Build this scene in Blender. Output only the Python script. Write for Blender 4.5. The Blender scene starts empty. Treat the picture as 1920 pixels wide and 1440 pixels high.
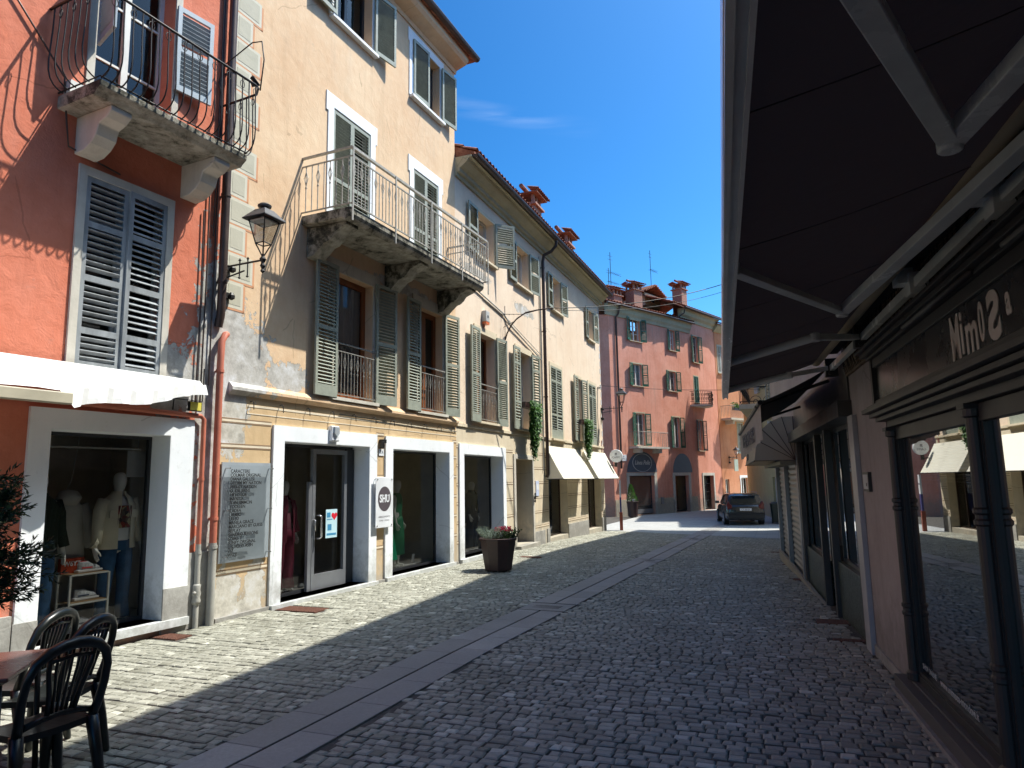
import bpy, bmesh, math, random
from math import sin, cos, pi, radians as R
from mathutils import Vector, Matrix
random.seed(11)
sc = bpy.context.scene
# ------------------------------------------------------------------ camera, sky, sun, exposure
PITCH, ROLL = R(8.0527), R(-1.0128)
fw = Vector((0, cos(PITCH), sin(PITCH))); rt = Vector((1, 0, 0)); up = rt.cross(fw)
rr = cos(ROLL)*rt + sin(ROLL)*up; uu = -sin(ROLL)*rt + cos(ROLL)*up
cd = bpy.data.cameras.new('camera'); cam = bpy.data.objects.new('camera', cd); sc.collection.objects.link(cam)
cd.sensor_width = 36; cd.lens = 1294.36/1920*36; cd.clip_start = .05; cd.clip_end = 3000
cam.matrix_world = Matrix(((rr.x, uu.x, -fw.x, 0), (rr.y, uu.y, -fw.y, 0), (rr.z, uu.z, -fw.z, 1.7), (0, 0, 0, 1)))
sc.camera = cam
SUN_EL, SUN_AZ = R(59.7), R(74.8)           # azimuth from +Y toward +X
w = bpy.data.worlds.new('World'); sc.world = w; w.use_nodes = True
wn = w.node_tree.nodes; wl = w.node_tree.links; bgn = wn['Background']
sky = wn.new('ShaderNodeTexSky'); sky.sky_type = 'NISHITA'; sky.sun_disc = False
sky.sun_elevation = SUN_EL; sky.sun_rotation = SUN_AZ; sky.air_density = 1.0; sky.dust_density = 2.4; sky.ozone_density = 6; sky.altitude = 400
gam = wn.new('ShaderNodeGamma'); gam.inputs[1].default_value = 1.5
# a faint streak of cirrus, part of the sky itself
tc = wn.new('ShaderNodeTexCoord'); mp = wn.new('ShaderNodeMapping'); mp.inputs['Scale'].default_value = (3, 3, 30); mp.inputs['Rotation'].default_value = (0, R(-5), 0)
nz = wn.new('ShaderNodeTexNoise'); nz.inputs['Scale'].default_value = 3; nz.inputs['Detail'].default_value = 8
sep = wn.new('ShaderNodeSeparateXYZ')
def wmath(op, a, b=None, clamp=False):
    n = wn.new('ShaderNodeMath'); n.operation = op; n.use_clamp = clamp
    for i, v in enumerate((a, b)):
        if v is None: continue
        if isinstance(v, (int, float)): n.inputs[i].default_value = v
        else: wl.new(v, n.inputs[i])
    return n.outputs[0]
wl.new(tc.outputs['Generated'], sep.inputs[0]); wl.new(tc.outputs['Generated'], mp.inputs[0]); wl.new(mp.outputs[0], nz.inputs['Vector'])
# streak: elevation line z = .505 - .14*(x+.07), fading to the right
line = wmath('SUBTRACT', sep.outputs['Z'], wmath('MULTIPLY_ADD', sep.outputs['X'], -.16)); line.node.inputs[1].default_value = 0
ln2 = wmath('ADD', wmath('MULTIPLY', sep.outputs['X'], .16), sep.outputs['Z'])
band = wmath('SUBTRACT', 1, wmath('DIVIDE', wmath('ABSOLUTE', wmath('SUBTRACT', ln2, .4885)), .014), True)
fade = wmath('SUBTRACT', 1, wmath('DIVIDE', wmath('ABSOLUTE', wmath('SUBTRACT', sep.outputs['X'], -.02)), .15), True)
m_ = wmath('MULTIPLY', wmath('MULTIPLY', band, fade), wmath('MULTIPLY', wmath('SUBTRACT', nz.outputs[0], .38, True), .35), True)
mixc = wn.new('ShaderNodeMix'); mixc.data_type = 'RGBA'; mixc.inputs['B'].default_value = (9, 9.5, 10, 1)
wl.new(sky.outputs[0], gam.inputs[0]); wl.new(m_, mixc.inputs['Factor'])
hsv = wn.new('ShaderNodeHueSaturation'); hsv.inputs['Saturation'].default_value = 1.14; hsv.inputs['Value'].default_value = .72
tint = wn.new('ShaderNodeMix'); tint.data_type = 'RGBA'; tint.blend_type = 'MULTIPLY'; tint.inputs['Factor'].default_value = 1; tint.inputs['B'].default_value = (.82, .965, .86, 1)
wl.new(gam.outputs[0], tint.inputs['A']); wl.new(tint.outputs['Result'], hsv.inputs['Color']); wl.new(hsv.outputs[0], mixc.inputs['A']); wl.new(mixc.outputs['Result'], bgn.inputs[0])
bgn.inputs[1].default_value = .067
sd = bpy.data.lights.new('sun', 'SUN'); sd.energy = 3.0; sd.angle = R(.5); sd.color = (1, .965, .88)
so = bpy.data.objects.new('sun', sd); sc.collection.objects.link(so)
SV = Vector((cos(SUN_EL)*sin(SUN_AZ), cos(SUN_EL)*cos(SUN_AZ), sin(SUN_EL)))
so.rotation_euler = SV.to_track_quat('Z', 'Y').to_euler(); so.location = (20, 5, 40)
sc.view_settings.view_transform = 'Standard'; sc.view_settings.look = 'None'; sc.view_settings.exposure = 1.36; sc.view_settings.gamma = 1
sc.cycles.max_bounces = 7; sc.cycles.diffuse_bounces = 4; sc.cycles.glossy_bounces = 4; sc.cycles.transparent_max_bounces = 12
sc.cycles.caustics_reflective = False; sc.cycles.caustics_refractive = False; sc.cycles.sample_clamp_indirect = 6
sc.cycles.use_denoising = True

# ------------------------------------------------------------------ materials
MATS = {}
class N:
    def __init__(s, name):
        s.m = bpy.data.materials.new(name); s.m.use_nodes = True; s.t = s.m.node_tree; s.b = s.t.nodes['Principled BSDF']
        s.g = s.t.nodes.new('ShaderNodeNewGeometry'); s.o = s.t.nodes.new('ShaderNodeTexCoord')
    def n(s, ty, **k):
        x = s.t.nodes.new(ty)
        for a, v in k.items(): setattr(x, a, v)
        return x
    def l(s, a, b): s.t.links.new(a, b)
    def noise(s, sc_, det=4, rough=.55, vec=None, dist=0):
        x = s.n('ShaderNodeTexNoise'); x.inputs['Scale'].default_value = sc_; x.inputs['Detail'].default_value = det; x.inputs['Roughness'].default_value = rough; x.inputs['Distortion'].default_value = dist
        s.l(vec or s.g.outputs['Position'], x.inputs['Vector']); return x.outputs[0]
    def math(s, op, a, b=None, c=None, clamp=False):
        x = s.n('ShaderNodeMath', operation=op, use_clamp=clamp)
        for i, v in enumerate((a, b, c)):
            if v is None: continue
            if isinstance(v, (int, float)): x.inputs[i].default_value = v
            else: s.l(v, x.inputs[i])
        return x.outputs[0]
    def ramp(s, fac, pts):
        x = s.n('ShaderNodeValToRGB'); e = x.color_ramp.elements
        while len(e) < len(pts): e.new(.5)
        for i, (p, c) in enumerate(pts):
            e[i].position = p; e[i].color = (*c, 1) if len(c) == 3 else c
        s.l(fac, x.inputs[0]); return x.outputs[0]
    def mix(s, f, a, b):
        x = s.n('ShaderNodeMix', data_type='RGBA')
        for nm, v in (('Factor', f), ('A', a), ('B', b)):
            if isinstance(v, (int, float)): x.inputs[nm].default_value = v
            elif isinstance(v, tuple): x.inputs[nm].default_value = (*v[:3], 1)
            else: s.l(v, x.inputs[nm])
        return x.outputs['Result']
    def bump(s, h, st, d=.01):
        x = s.n('ShaderNodeBump'); x.inputs['Strength'].default_value = st; x.inputs['Distance'].default_value = d; s.l(h, x.inputs['Height']); s.l(x.outputs[0], s.b.inputs['Normal']); return x
def mul(c, k): return tuple(min(1, x*k) for x in c[:3])
def basic(name, col, rough=.6, metal=0, var=.12, vs=3, bump=0, bs=80, spec=.5, coat=0, stretch=None):
    if name in MATS: return MATS[name]
    a = N(name); vec = None
    if stretch:
        mpn = a.n('ShaderNodeMapping'); mpn.inputs['Scale'].default_value = stretch; a.l(a.g.outputs['Position'], mpn.inputs[0]); vec = mpn.outputs[0]
    f = a.noise(vs, 5, .6, vec)
    c = a.ramp(f, [(.3, mul(col, 1-var)), (.7, mul(col, 1+var))]); a.l(c, a.b.inputs['Base Color'])
    a.b.inputs['Metallic'].default_value = metal; a.b.inputs['Specular IOR Level'].default_value = spec
    r_ = a.math('MULTIPLY_ADD', f, .2, max(0, rough-.1)); a.l(r_, a.b.inputs['Roughness'])
    if coat: a.b.inputs['Coat Weight'].default_value = coat
    if bump: a.bump(a.noise(bs, 4, .6, vec), bump, .004)
    MATS[name] = a.m; return a.m
def plaster(name, col, col2, under=(.42, .41, .38), peel=(), streak=.25, bump=.5, thr=.0, grime=True):
    """stucco: cloudy colour, trowel bump, streaks; peel = [(x,z,rx,rz)] patches in the wall's own coordinates where plaster has fallen"""
    if name in MATS: return MATS[name]
    a = N(name); P = a.g.outputs['Position']
    f = a.noise(.8, 6, .62); f2 = a.noise(7, 5, .6)
    c = a.mix(a.math('MULTIPLY_ADD', f2, .35, a.math('MULTIPLY', f, .65)), col, col2)
    c = a.ramp(a.math('MULTIPLY_ADD', f2, .3, a.math('MULTIPLY', f, .7)), [(.35, col), (.65, col2)])
    mpn = a.n('ShaderNodeMapping'); mpn.inputs['Scale'].default_value = (3.5, 3.5, .35); a.l(P, mpn.inputs[0])
    st = a.noise(1.6, 6, .65, mpn.outputs[0])
    c = a.mix(a.math('MULTIPLY', a.math('SUBTRACT', st, .5, clamp=True), streak*4, clamp=True), c, mul(col, .62))
    sp = a.noise(38, 3, .5); c = a.mix(a.math('MULTIPLY', a.math('GREATER_THAN', sp, .68), .25), c, mul(col2, .7))
    if grime:
        sx0 = a.n('ShaderNodeSeparateXYZ'); a.l(a.o.outputs['Object'], sx0.inputs[0])
        lowz = a.math('SUBTRACT', 1, a.math('DIVIDE', sx0.outputs[2], .9), clamp=True)
        gm = a.math('MULTIPLY', a.math('SUBTRACT', a.math('MULTIPLY_ADD', lowz, .5, a.noise(5, 6, .7)), .62, clamp=True), 2.6, clamp=True)
        c = a.mix(a.math('MULTIPLY', gm, .75), c, mul(under, .62))
    hgt = a.math('MULTIPLY_ADD', a.noise(5, 5, .6, None, .6), 1.6, a.math('MULTIPLY', a.noise(45, 3, .5), .35))
    vo = a.n('ShaderNodeTexVoronoi', feature='DISTANCE_TO_EDGE'); vo.inputs['Scale'].default_value = .55; nv = a.n('ShaderNodeMix', data_type='VECTOR'); nv.inputs['Factor'].default_value = .12
    nq = a.n('ShaderNodeTexNoise'); nq.inputs['Scale'].default_value = 3; nq.inputs['Detail'].default_value = 6; a.l(P, nq.inputs['Vector']); a.l(P, nv.inputs['A']); a.l(nq.outputs['Color'], nv.inputs['B']); a.l(nv.outputs['Result'], vo.inputs['Vector'])
    ck = a.math('MULTIPLY', a.math('LESS_THAN', vo.outputs['Distance'], .0035), a.math('GREATER_THAN', a.noise(1.1, 3), .53))
    c = a.mix(a.math('MULTIPLY', ck, .35), c, mul(col, .45))
    ds = a.noise(1.3, 5, .6, mpn.outputs[0]); c = a.mix(a.math('MULTIPLY', a.math('SUBTRACT', a.noise(.45, 3), .5, clamp=True), a.math('MULTIPLY', a.math('SUBTRACT', ds, .42, clamp=True), 4.0), clamp=True), c, mul(under, .8))
    if peel:
        sx = a.n('ShaderNodeSeparateXYZ'); a.l(a.o.outputs['Object'], sx.inputs[0]); tot = None
        for (x, z, rx, rz) in peel:
            dx = a.math('DIVIDE', a.math('SUBTRACT', sx.outputs[0], x), rx); dz = a.math('DIVIDE', a.math('SUBTRACT', sx.outputs[2], z), rz)
            d = a.math('SUBTRACT', 1, a.math('SQRT', a.math('ADD', a.math('MULTIPLY', dx, dx), a.math('MULTIPLY', dz, dz))))
            tot = d if tot is None else a.math('MAXIMUM', tot, d)
        nn = a.math('MULTIPLY_ADD', a.noise(5.5, 7, .68, None, .4), 2.4, -1.2)
        mk = a.math('GREATER_THAN', a.math('ADD', tot, nn), .06)
        edge = a.math('MULTIPLY', mk, a.math('LESS_THAN', a.math('ADD', tot, nn), .1))
        uc = a.ramp(a.noise(4, 8, .7), [(.32, mul(under, .62)), (.5, under), (.68, (.66, .66, .66))])
        c = a.mix(mk, c, uc); c = a.mix(a.math('MULTIPLY', edge, .6), c, mul(under, .4)); hgt = a.math('SUBTRACT', hgt, a.math('MULTIPLY', mk, .8))
    a.l(c, a.b.inputs['Base Color']); a.b.inputs['Roughness'].default_value = .92; a.b.inputs['Specular IOR Level'].default_value = .15
    a.bump(hgt, bump, .012)
    MATS[name] = a.m; return a.m
def glassm(name, tint=(1, 1, 1), boost=1.0, ior=1.5, ripple=0.0):
    a = N(name); t = a.t; t.nodes.remove(a.b)
    out = t.nodes['Material Output']; tr = a.n('ShaderNodeBsdfTransparent'); tr.inputs[0].default_value = (*tint, 1)
    gl = a.n('ShaderNodeBsdfGlossy'); gl.inputs['Roughness'].default_value = 0.0; fr = a.n('ShaderNodeFresnel'); fr.inputs[0].default_value = ior
    if ripple:
        bm_ = a.n('ShaderNodeBump'); bm_.inputs['Strength'].default_value = ripple; bm_.inputs['Distance'].default_value = .02; a.l(a.noise(1.6, 2, .4), bm_.inputs['Height']); a.l(bm_.outputs[0], gl.inputs['Normal'])
    ms = a.n('ShaderNodeMixShader'); a.l(a.math('MULTIPLY', fr.outputs[0], boost, clamp=True), ms.inputs[0]); a.l(tr.outputs[0], ms.inputs[1]); a.l(gl.outputs[0], ms.inputs[2]); a.l(ms.outputs[0], out.inputs[0])
    MATS[name] = a.m; return a.m

B1W = plaster('coral_plaster', (.58, .17, .095), (.71, .25, .16), (.45, .43, .39), peel=[(-.02, 3.2, .55, 1.9), (-.1, 1.8, .35, 1.2), (-.75, 3.0, .5, .5)], bump=.7)
B2W = plaster('apricot_plaster', (.69, .46, .28), (.79, .595, .395), (.5, .48, .44), peel=[(-.75, 3.35, .75, .75), (-.9, 4.1, .3, .6), (-.75, 2.6, .5, .6), (.3, 3.3, .5, .22), (3.5, 5.45, 1.2, .12)], bump=.4)
B2G = plaster('ochre_painted_plaster', (.56, .39, .21), (.68, .50, .30), (.55, .52, .45), peel=[(-.8, 2.7, .35, .6), (-.75, .28, .28, .4), (-.25, .35, .2, .4), (-.6, .05, .5, .18)], bump=.3)
B3W = plaster('cream_plaster', (.74, .57, .42), (.82, .68, .53), (.5, .46, .4), peel=[(1.2, 6.7, .9, .12), (4.4, 6.5, .8, .15)], bump=.35)
B3G = plaster('pale_ochre_plaster', (.62, .52, .37), (.72, .62, .46), (.5, .48, .42), bump=.3)
PINKW = plaster('salmon_plaster', (.66, .27, .18), (.78, .38, .28), (.5, .42, .35), bump=.3, streak=.35)
ORW = plaster('orange_plaster', (.62, .26, .14), (.72, .36, .22), (.5, .42, .35), bump=.3, streak=.4)
YELW = plaster('yellow_plaster', (.45, .36, .17), (.52, .42, .22), (.5, .42, .35), bump=.3)
MAUVE = plaster('mauve_plaster', (.30, .262, .255), (.38, .335, .325), (.3, .27, .24), bump=.3, streak=.3)
SIDEW = plaster('plain_grey_plaster', (.5, .46, .4), (.58, .53, .46), bump=.3)
WHITE = plaster('white_painted_stone', (.80, .83, .85), (.88, .90, .91), (.55, .55, .5), bump=.12, streak=.08)
STONE = plaster('grey_stone', (.34, .33, .30), (.5, .49, .45), (.35, .33, .3), bump=.5, streak=.3)
WSTONE = plaster('weathered_surround_stone', (.52, .48, .40), (.66, .62, .54), (.4, .38, .33), bump=.3, streak=.4)
def mould():
    a = N('weathered_balcony_stone'); P = a.g.outputs['Position']; n1 = a.noise(2.6, 8, .72, None, .5); n2 = a.noise(9, 6, .7)
    up_ = a.n('ShaderNodeSeparateXYZ'); a.l(a.g.outputs['Normal'], up_.inputs[0]); down = a.math('LESS_THAN', up_.outputs[2], -.5)
    v = a.math('ADD', a.math('MULTIPLY_ADD', n2, .35, a.math('MULTIPLY', n1, .65)), a.math('MULTIPLY', down, .07))
    c = a.ramp(v, [(.40, (.018, .018, .013)), (.47, (.075, .07, .05)), (.53, (.26, .24, .19)), (.64, (.46, .43, .36))]); a.l(c, a.b.inputs['Base Color']); a.b.inputs['Roughness'].default_value = .95; a.bump(a.math('ADD', n1, n2), 1.0, .015); return a.m
DARKSTONE = mould()
QUOIN = plaster('painted_quoin', (.47, .45, .35), (.54, .51, .41), bump=.25, streak=.1)
QEDGE = plaster('painted_quoin_edge', (.60, .57, .46), (.66, .63, .52), bump=.25, streak=.1)
QSH = basic('painted_quoin_outline', (.62, .30, .16), .9)
BAND = basic('painted_band_line', (.30, .20, .12), .9)
BANDL = basic('painted_band_light', (.74, .64, .48), .9)
SHG = basic('grey_green_shutter_paint', (.30, .32, .26), .55, var=.15, vs=9, bump=.15, bs=60)
SHB = basic('weathered_blue_grey_shutter', (.27, .29, .30), .7, var=.35, vs=6, bump=.35, bs=60, stretch=(1, 1, .3))
SHGR = basic('dark_green_shutter_paint', (.015, .10, .06), .5, var=.3)
SHGREY = basic('pale_grey_shutter_paint', (.42, .44, .42), .6)
WOOD = basic('varnished_brown_wood', (.22, .065, .018), .4, var=.25, vs=8, stretch=(1, 1, .2))
WFRAME = basic('white_window_frame', (.62, .62, .58), .45)
IRON = basic('dark_wrought_iron', (.035, .033, .032), .5, metal=.6)
IRONG = basic('grey_painted_iron', (.40, .38, .33), .5, metal=.1, var=.25, vs=15)
IRONL = basic('weathered_light_iron', (.30, .29, .26), .55, metal=.3, var=.3, vs=15)
COPPERP = basic('brown_downpipe_metal', (.075, .05, .042), .45, metal=.3, var=.3)
REDPIPE = basic('coral_painted_pipe', (.50, .15, .09), .6, var=.2)
GREYPIPE = basic('grey_cast_pipe', (.36, .35, .31), .6, var=.2)
ANTH = basic('anthracite_frame', (.035, .037, .042), .35, metal=.3)
ALU = basic('grey_aluminium', (.26, .27, .29), .35, metal=.5)
STEEL = basic('brushed_steel', (.6, .6, .6), .25, metal=1)
FLOORM = basic('pale_display_floor', (.55, .54, .5), .6)
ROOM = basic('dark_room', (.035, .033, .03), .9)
SHOPIN = basic('shop_interior_beige', (.60, .55, .45), .9)
CURT = basic('white_curtain', (.62, .62, .62), .9, bump=.3, bs=20)
GLASS = glassm('window_glass', (.85, .9, .9), 1.3)
SGLASS = glassm('shop_glass', (.97, .99, .98), .9)
RGLASS = glassm('right_shop_glass', (.6, .63, .6), 2.3, 1.5)
def tilem():
    a = N('clay_roof_tile'); f = a.noise(6, 5, .7)
    c = a.ramp(f, [(.25, (.09, .045, .03)), (.5, (.28, .10, .055)), (.75, (.42, .21, .13))]); a.l(c, a.b.inputs['Base Color']); a.b.inputs['Roughness'].default_value = .9
    a.bump(a.noise(30, 4), .4, .01); return a.m
TILE = tilem()
def brickm():
    a = N('chimney_brick'); br = a.n('ShaderNodeTexBrick'); br.inputs['Scale'].default_value = 9; br.inputs['Color1'].default_value = (.30, .09, .05, 1); br.inputs['Color2'].default_value = (.42, .17, .10, 1); br.inputs['Mortar'].default_value = (.35, .30, .26, 1); br.inputs['Mortar Size'].default_value = .03
    mpn = a.n('ShaderNodeMapping'); mpn.inputs['Rotation'].default_value = (R(90), 0, R(20)); a.l(a.g.outputs['Position'], mpn.inputs[0]); a.l(mpn.outputs[0], br.inputs['Vector']); a.l(br.outputs[0], a.b.inputs['Base Color']); a.b.inputs['Roughness'].default_value = .95; return a.m
BRICK = brickm()
# ------------------------------------------------------------------ mesh builder
class MB:
    def __init__(s, sg=1): s.v = []; s.f = []; s.m = []; s.sg = sg; s.mi = 0; s.M = None
    def vert(s, p):
        p = Vector(p)
        if s.M is not None: p = s.M @ p
        s.v.append((p.x, s.sg*p.y, p.z)); return len(s.v)-1
    def face(s, ids): s.f.append(tuple(ids)); s.m.append(s.mi)
    def quad(s, *ps): s.face([s.vert(p) for p in ps])
    def box(s, x0, x1, y0, y1, z0, z1):
        i = [s.vert((x, y, z)) for z in (z0, z1) for y in (y0, y1) for x in (x0, x1)]
        for q in ((0, 2, 3, 1), (4, 5, 7, 6), (0, 1, 5, 4), (2, 6, 7, 3), (0, 4, 6, 2), (1, 3, 7, 5)): s.face([i[k] for k in q])
        return s
    def obox(s, c, ax, sz):
        """box centred at c with axes ax (3 vectors) and half sizes sz"""
        c = Vector(c); A = [Vector(a).normalized()*h for a, h in zip(ax, sz)]
        i = [s.vert(c+A[0]*a+A[1]*b+A[2]*d) for d in (-1, 1) for b in (-1, 1) for a in (-1, 1)]
        for q in ((0, 2, 3, 1), (4, 5, 7, 6), (0, 1, 5, 4), (2, 6, 7, 3), (0, 4, 6, 2), (1, 3, 7, 5)): s.face([i[k] for k in q])
        return s
    def bar(s, a, b, w, h, upv=(0, 0, 1)):
        a = Vector(a); b = Vector(b); d = b-a; L = d.length; d.normalize(); u = Vector(upv); x = d.cross(u)
        if x.length < 1e-4: x = d.cross(Vector((1, 0, 0)))
        x.normalize(); y = x.cross(d); return s.obox((a+b)/2, (d, x, y), (L/2, w/2, h/2))
    def tube(s, pts, r, n=6, closed=False, r2=None, cap=True):
        pts = [Vector(p) for p in pts]; k = len(pts); rings = []
        ref = None
        for i, p in enumerate(pts):
            if closed: d = pts[(i+1) % k]-pts[i-1]
            else: d = pts[min(i+1, k-1)]-pts[max(i-1, 0)]
            d.normalize()
            if ref is None:
                ref = d.orthogonal().normalized()
            x = ref-d*ref.dot(d)
            if x.length < 1e-5: x = d.orthogonal()
            x.normalize(); ref = x; y = d.cross(x)
            rad = r if r2 is None else r+(r2-r)*i/(k-1)
            if isinstance(r, (list, tuple)): rad = r[i]
            rings.append([s.vert(p+(x*cos(2*pi*j/n)+y*sin(2*pi*j/n))*rad) for j in range(n)])
        for i in range(k if closed else k-1):
            a = rings[i]; b = rings[(i+1) % k]
            for j in range(n): s.face([a[j], a[(j+1) % n], b[(j+1) % n], b[j]])
        if not closed and cap: s.face(rings[0][::-1]); s.face(rings[-1])
        return s
    def lathe(s, c, prof, n=16, sx=1, sy=1, cap=True):
        """profile of (radius, z) round a vertical axis through c"""
        c = Vector(c); rings = [[s.vert(c+Vector((r*sx*cos(2*pi*j/n), r*sy*sin(2*pi*j/n), z))) for j in range(n)] for r, z in prof]
        for a, b in zip(rings, rings[1:]):
            for j in range(n): s.face([a[j], a[(j+1) % n], b[(j+1) % n], b[j]])
        if cap: s.face(rings[0][::-1]); s.face(rings[-1])
        return s
    def loft(s, secs, n=14, cap=True, pw=2.0):
        """elliptic sections (x,y,z,rx,ry)"""
        rings = []
        for (x, y, z, rx, ry) in secs:
            ring = []
            for j in range(n):
                a = 2*pi*j/n; ca, sa = cos(a), sin(a)
                ring.append(s.vert((x+rx*math.copysign(abs(ca)**(2/pw), ca), y+ry*math.copysign(abs(sa)**(2/pw), sa), z)))
            rings.append(ring)
        for a, b in zip(rings, rings[1:]):
            for j in range(n): s.face([a[j], a[(j+1) % n], b[(j+1) % n], b[j]])
        if cap: s.face(rings[0][::-1]); s.face(rings[-1])
        return s
    def extrude(s, poly, f0, f1):
        """poly: 2D pts, f0/f1 map 2D pt -> 3D"""
        a = [s.vert(f0(*p)) for p in poly]; b = [s.vert(f1(*p)) for p in poly]; k = len(poly)
        s.face(a[::-1]); s.face(b)
        for i in range(k): s.face([a[i], a[(i+1) % k], b[(i+1) % k], b[i]])
        return s
    def build(s, name, mat, parent=None, smooth=False, bevel=0, label=None, loc=None, rot=None, fix=True):
        me = bpy.data.meshes.new(name); me.from_pydata(s.v, [], s.f)
        for m in (mat if isinstance(mat, (list, tuple)) else [mat]): me.materials.append(m)
        if max(s.m, default=0) > 0: me.polygons.foreach_set('material_index', s.m)
        if fix:
            b = bmesh.new(); b.from_mesh(me); bmesh.ops.recalc_face_normals(b, faces=b.faces); b.to_mesh(me); b.free()
        if smooth:
            me.polygons.foreach_set('use_smooth', [True]*len(me.polygons))
        me.update()
        o = bpy.data.objects.new(name, me); sc.collection.objects.link(o)
        if parent is not None: o.parent = parent
        if loc is not None: o.location = loc
        if rot is not None: o.rotation_euler = (0, 0, rot)
        if bevel:
            md = o.modifiers.new('edge', 'BEVEL'); md.width = bevel; md.segments = 2; md.limit_method = 'ANGLE'
        if label: o['label'] = label
        return o
def smoothby(o, ang=40):
    me = o.data; me.polygons.foreach_set('use_smooth', [True]*len(me.polygons))
    b = bmesh.new(); b.from_mesh(me)
    for e in b.edges:
        if len(e.link_faces) != 2 or e.calc_face_angle(0) > R(ang): e.smooth = False
    b.to_mesh(me); b.free(); return o
def tag(o, label=None, cat=None, group=None, kind=None):
    for k, v in (('label', label), ('category', cat), ('group', group), ('kind', kind)):
        if v: o[k] = v
    return o
def thing(name, label, cat, loc=(0, 0, 0), rot=0, group=None):
    o = bpy.data.objects.new(name, None); sc.collection.objects.link(o); o.location = loc; o.rotation_euler = (0, 0, rot); o.empty_display_size = .1
    return tag(o, label, cat, group)
def copy_tree(o, parent=None):
    c = o.copy(); sc.collection.objects.link(c); c.parent = parent
    for ch in [x for x in list(bpy.data.objects) if x.parent is o]: copy_tree(ch, c)
    return c
def textmesh(name, body, size, mat, parent, M, depth=.004, bold=0, align='CENTER', shear=0, sx=1, space=1):
    cu = bpy.data.curves.new('txt', 'FONT'); cu.body = body; cu.size = size; cu.extrude = depth; cu.offset = bold; cu.align_x = align; cu.align_y = 'CENTER'; cu.shear = shear; cu.space_character = space; cu.resolution_u = 4
    t = bpy.data.objects.new('txt', cu); sc.collection.objects.link(t); dg = bpy.context.evaluated_depsgraph_get(); me = bpy.data.meshes.new_from_object(t.evaluated_get(dg)); bpy.data.objects.remove(t)
    me.transform(M @ Matrix.Diagonal((sx, 1, 1, 1))); me.name = name; me.materials.clear(); me.materials.append(mat)
    o = bpy.data.objects.new(name, me); sc.collection.objects.link(o); o.parent = parent; return o
# ------------------------------------------------------------------ facade frames  (x along, +y out of the wall toward the street before sg, z up)
class Fac:
    def __init__(s, p, az, side):
        s.p = Vector((p[0], p[1], 0)); a = R(az); s.d = Vector((sin(a), cos(a), 0)); s.n = side*Vector((cos(a), -sin(a), 0)); s.rot = pi/2-a; s.sg = -1 if side > 0 else 1
    def pt(s, x, o=0, z=0): return s.p+s.d*x+s.n*o+Vector((0, 0, z))
    M = None; th = 0
    def mb(s):
        m = MB(s.sg); m.M = s.M; return m
    def under(s, F):
        """express this facade in the coordinates of facade F (both fronts of one building)"""
        d = Vector((s.d.dot(F.d), s.d.dot(F.n))); q = s.p-F.p; t = Vector((q.dot(F.d), q.dot(F.n)))
        nx = Vector((s.n.dot(F.d), s.n.dot(F.n))); s.M = Matrix(((d.x, nx.x, 0, t.x), (d.y, nx.y, 0, t.y), (0, 0, 1, 0), (0, 0, 0, 1))); s.th = math.atan2(d.y, d.x); return s
    def thing(s, name, label, cat, x=0, o=0, z=0, group=None): return thing(name, label, cat, s.pt(x, o, z), s.rot, group)
    def tm(s, x, o, z):
        """matrix placing text (XY plane, facing viewer in the street) at facade-local x,o,z"""
        if s.sg < 0: return Matrix(((1, 0, 0, x), (0, 0, -1, -o), (0, 1, 0, z), (0, 0, 0, 1)))
        return Matrix(((-1, 0, 0, x), (0, 0, 1, o), (0, 1, 0, z), (0, 0, 0, 1)))
F1 = Fac((-3.8453, 9.0582), 26.0, 1); F2 = Fac((-3.4639, 9.9283), 23.67, 1); F3 = Fac((-1.2316, 15.0207), 21.3, 1); FR = Fac((3.5375, 7.1844), 16.64, -1)
def facbetween(a, b): return Fac(a, math.degrees(math.atan2(b[0]-a[0], b[1]-a[1])), 1)

def wallgrid(mb, x0, x1, z0, z1, ops, zsplit=None, o=0, mi_low=1, rmi=None):
    xs = sorted({x0, x1, *[v for q in ops for v in q[:2] if x0 < v < x1]}); zs = sorted({z0, z1, *[v for q in ops for v in q[2:4] if z0 < v < z1]} | ({zsplit} if zsplit else set()))
    for i in range(len(xs)-1):
        for j in range(len(zs)-1):
            cx, cz = (xs[i]+xs[i+1])/2, (zs[j]+zs[j+1])/2
            if any(q[0] < cx < q[1] and q[2] < cz < q[3] for q in ops): continue
            mb.mi = mi_low if (zsplit and cz < zsplit) else 0
            mb.quad((xs[i], o, zs[j]), (xs[i+1], o, zs[j]), (xs[i+1], o, zs[j+1]), (xs[i], o, zs[j+1]))
    for q in ops:
        a, b, c, d, r = q[:5]
        mb.mi = rmi if rmi is not None else (mi_low if (zsplit and d < zsplit+.01) else 0)
        mb.quad((a, o, c), (a, o-r, c), (a, o-r, d), (a, o, d)); mb.quad((b, o, c), (b, o-r, c), (b, o-r, d), (b, o, d))
        mb.quad((a, o, d), (b, o, d), (b, o-r, d), (a, o-r, d)); mb.quad((a, o, c), (b, o, c), (b, o-r, c), (a, o-r, c))
    mb.mi = 0
LEAF = {}
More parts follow.
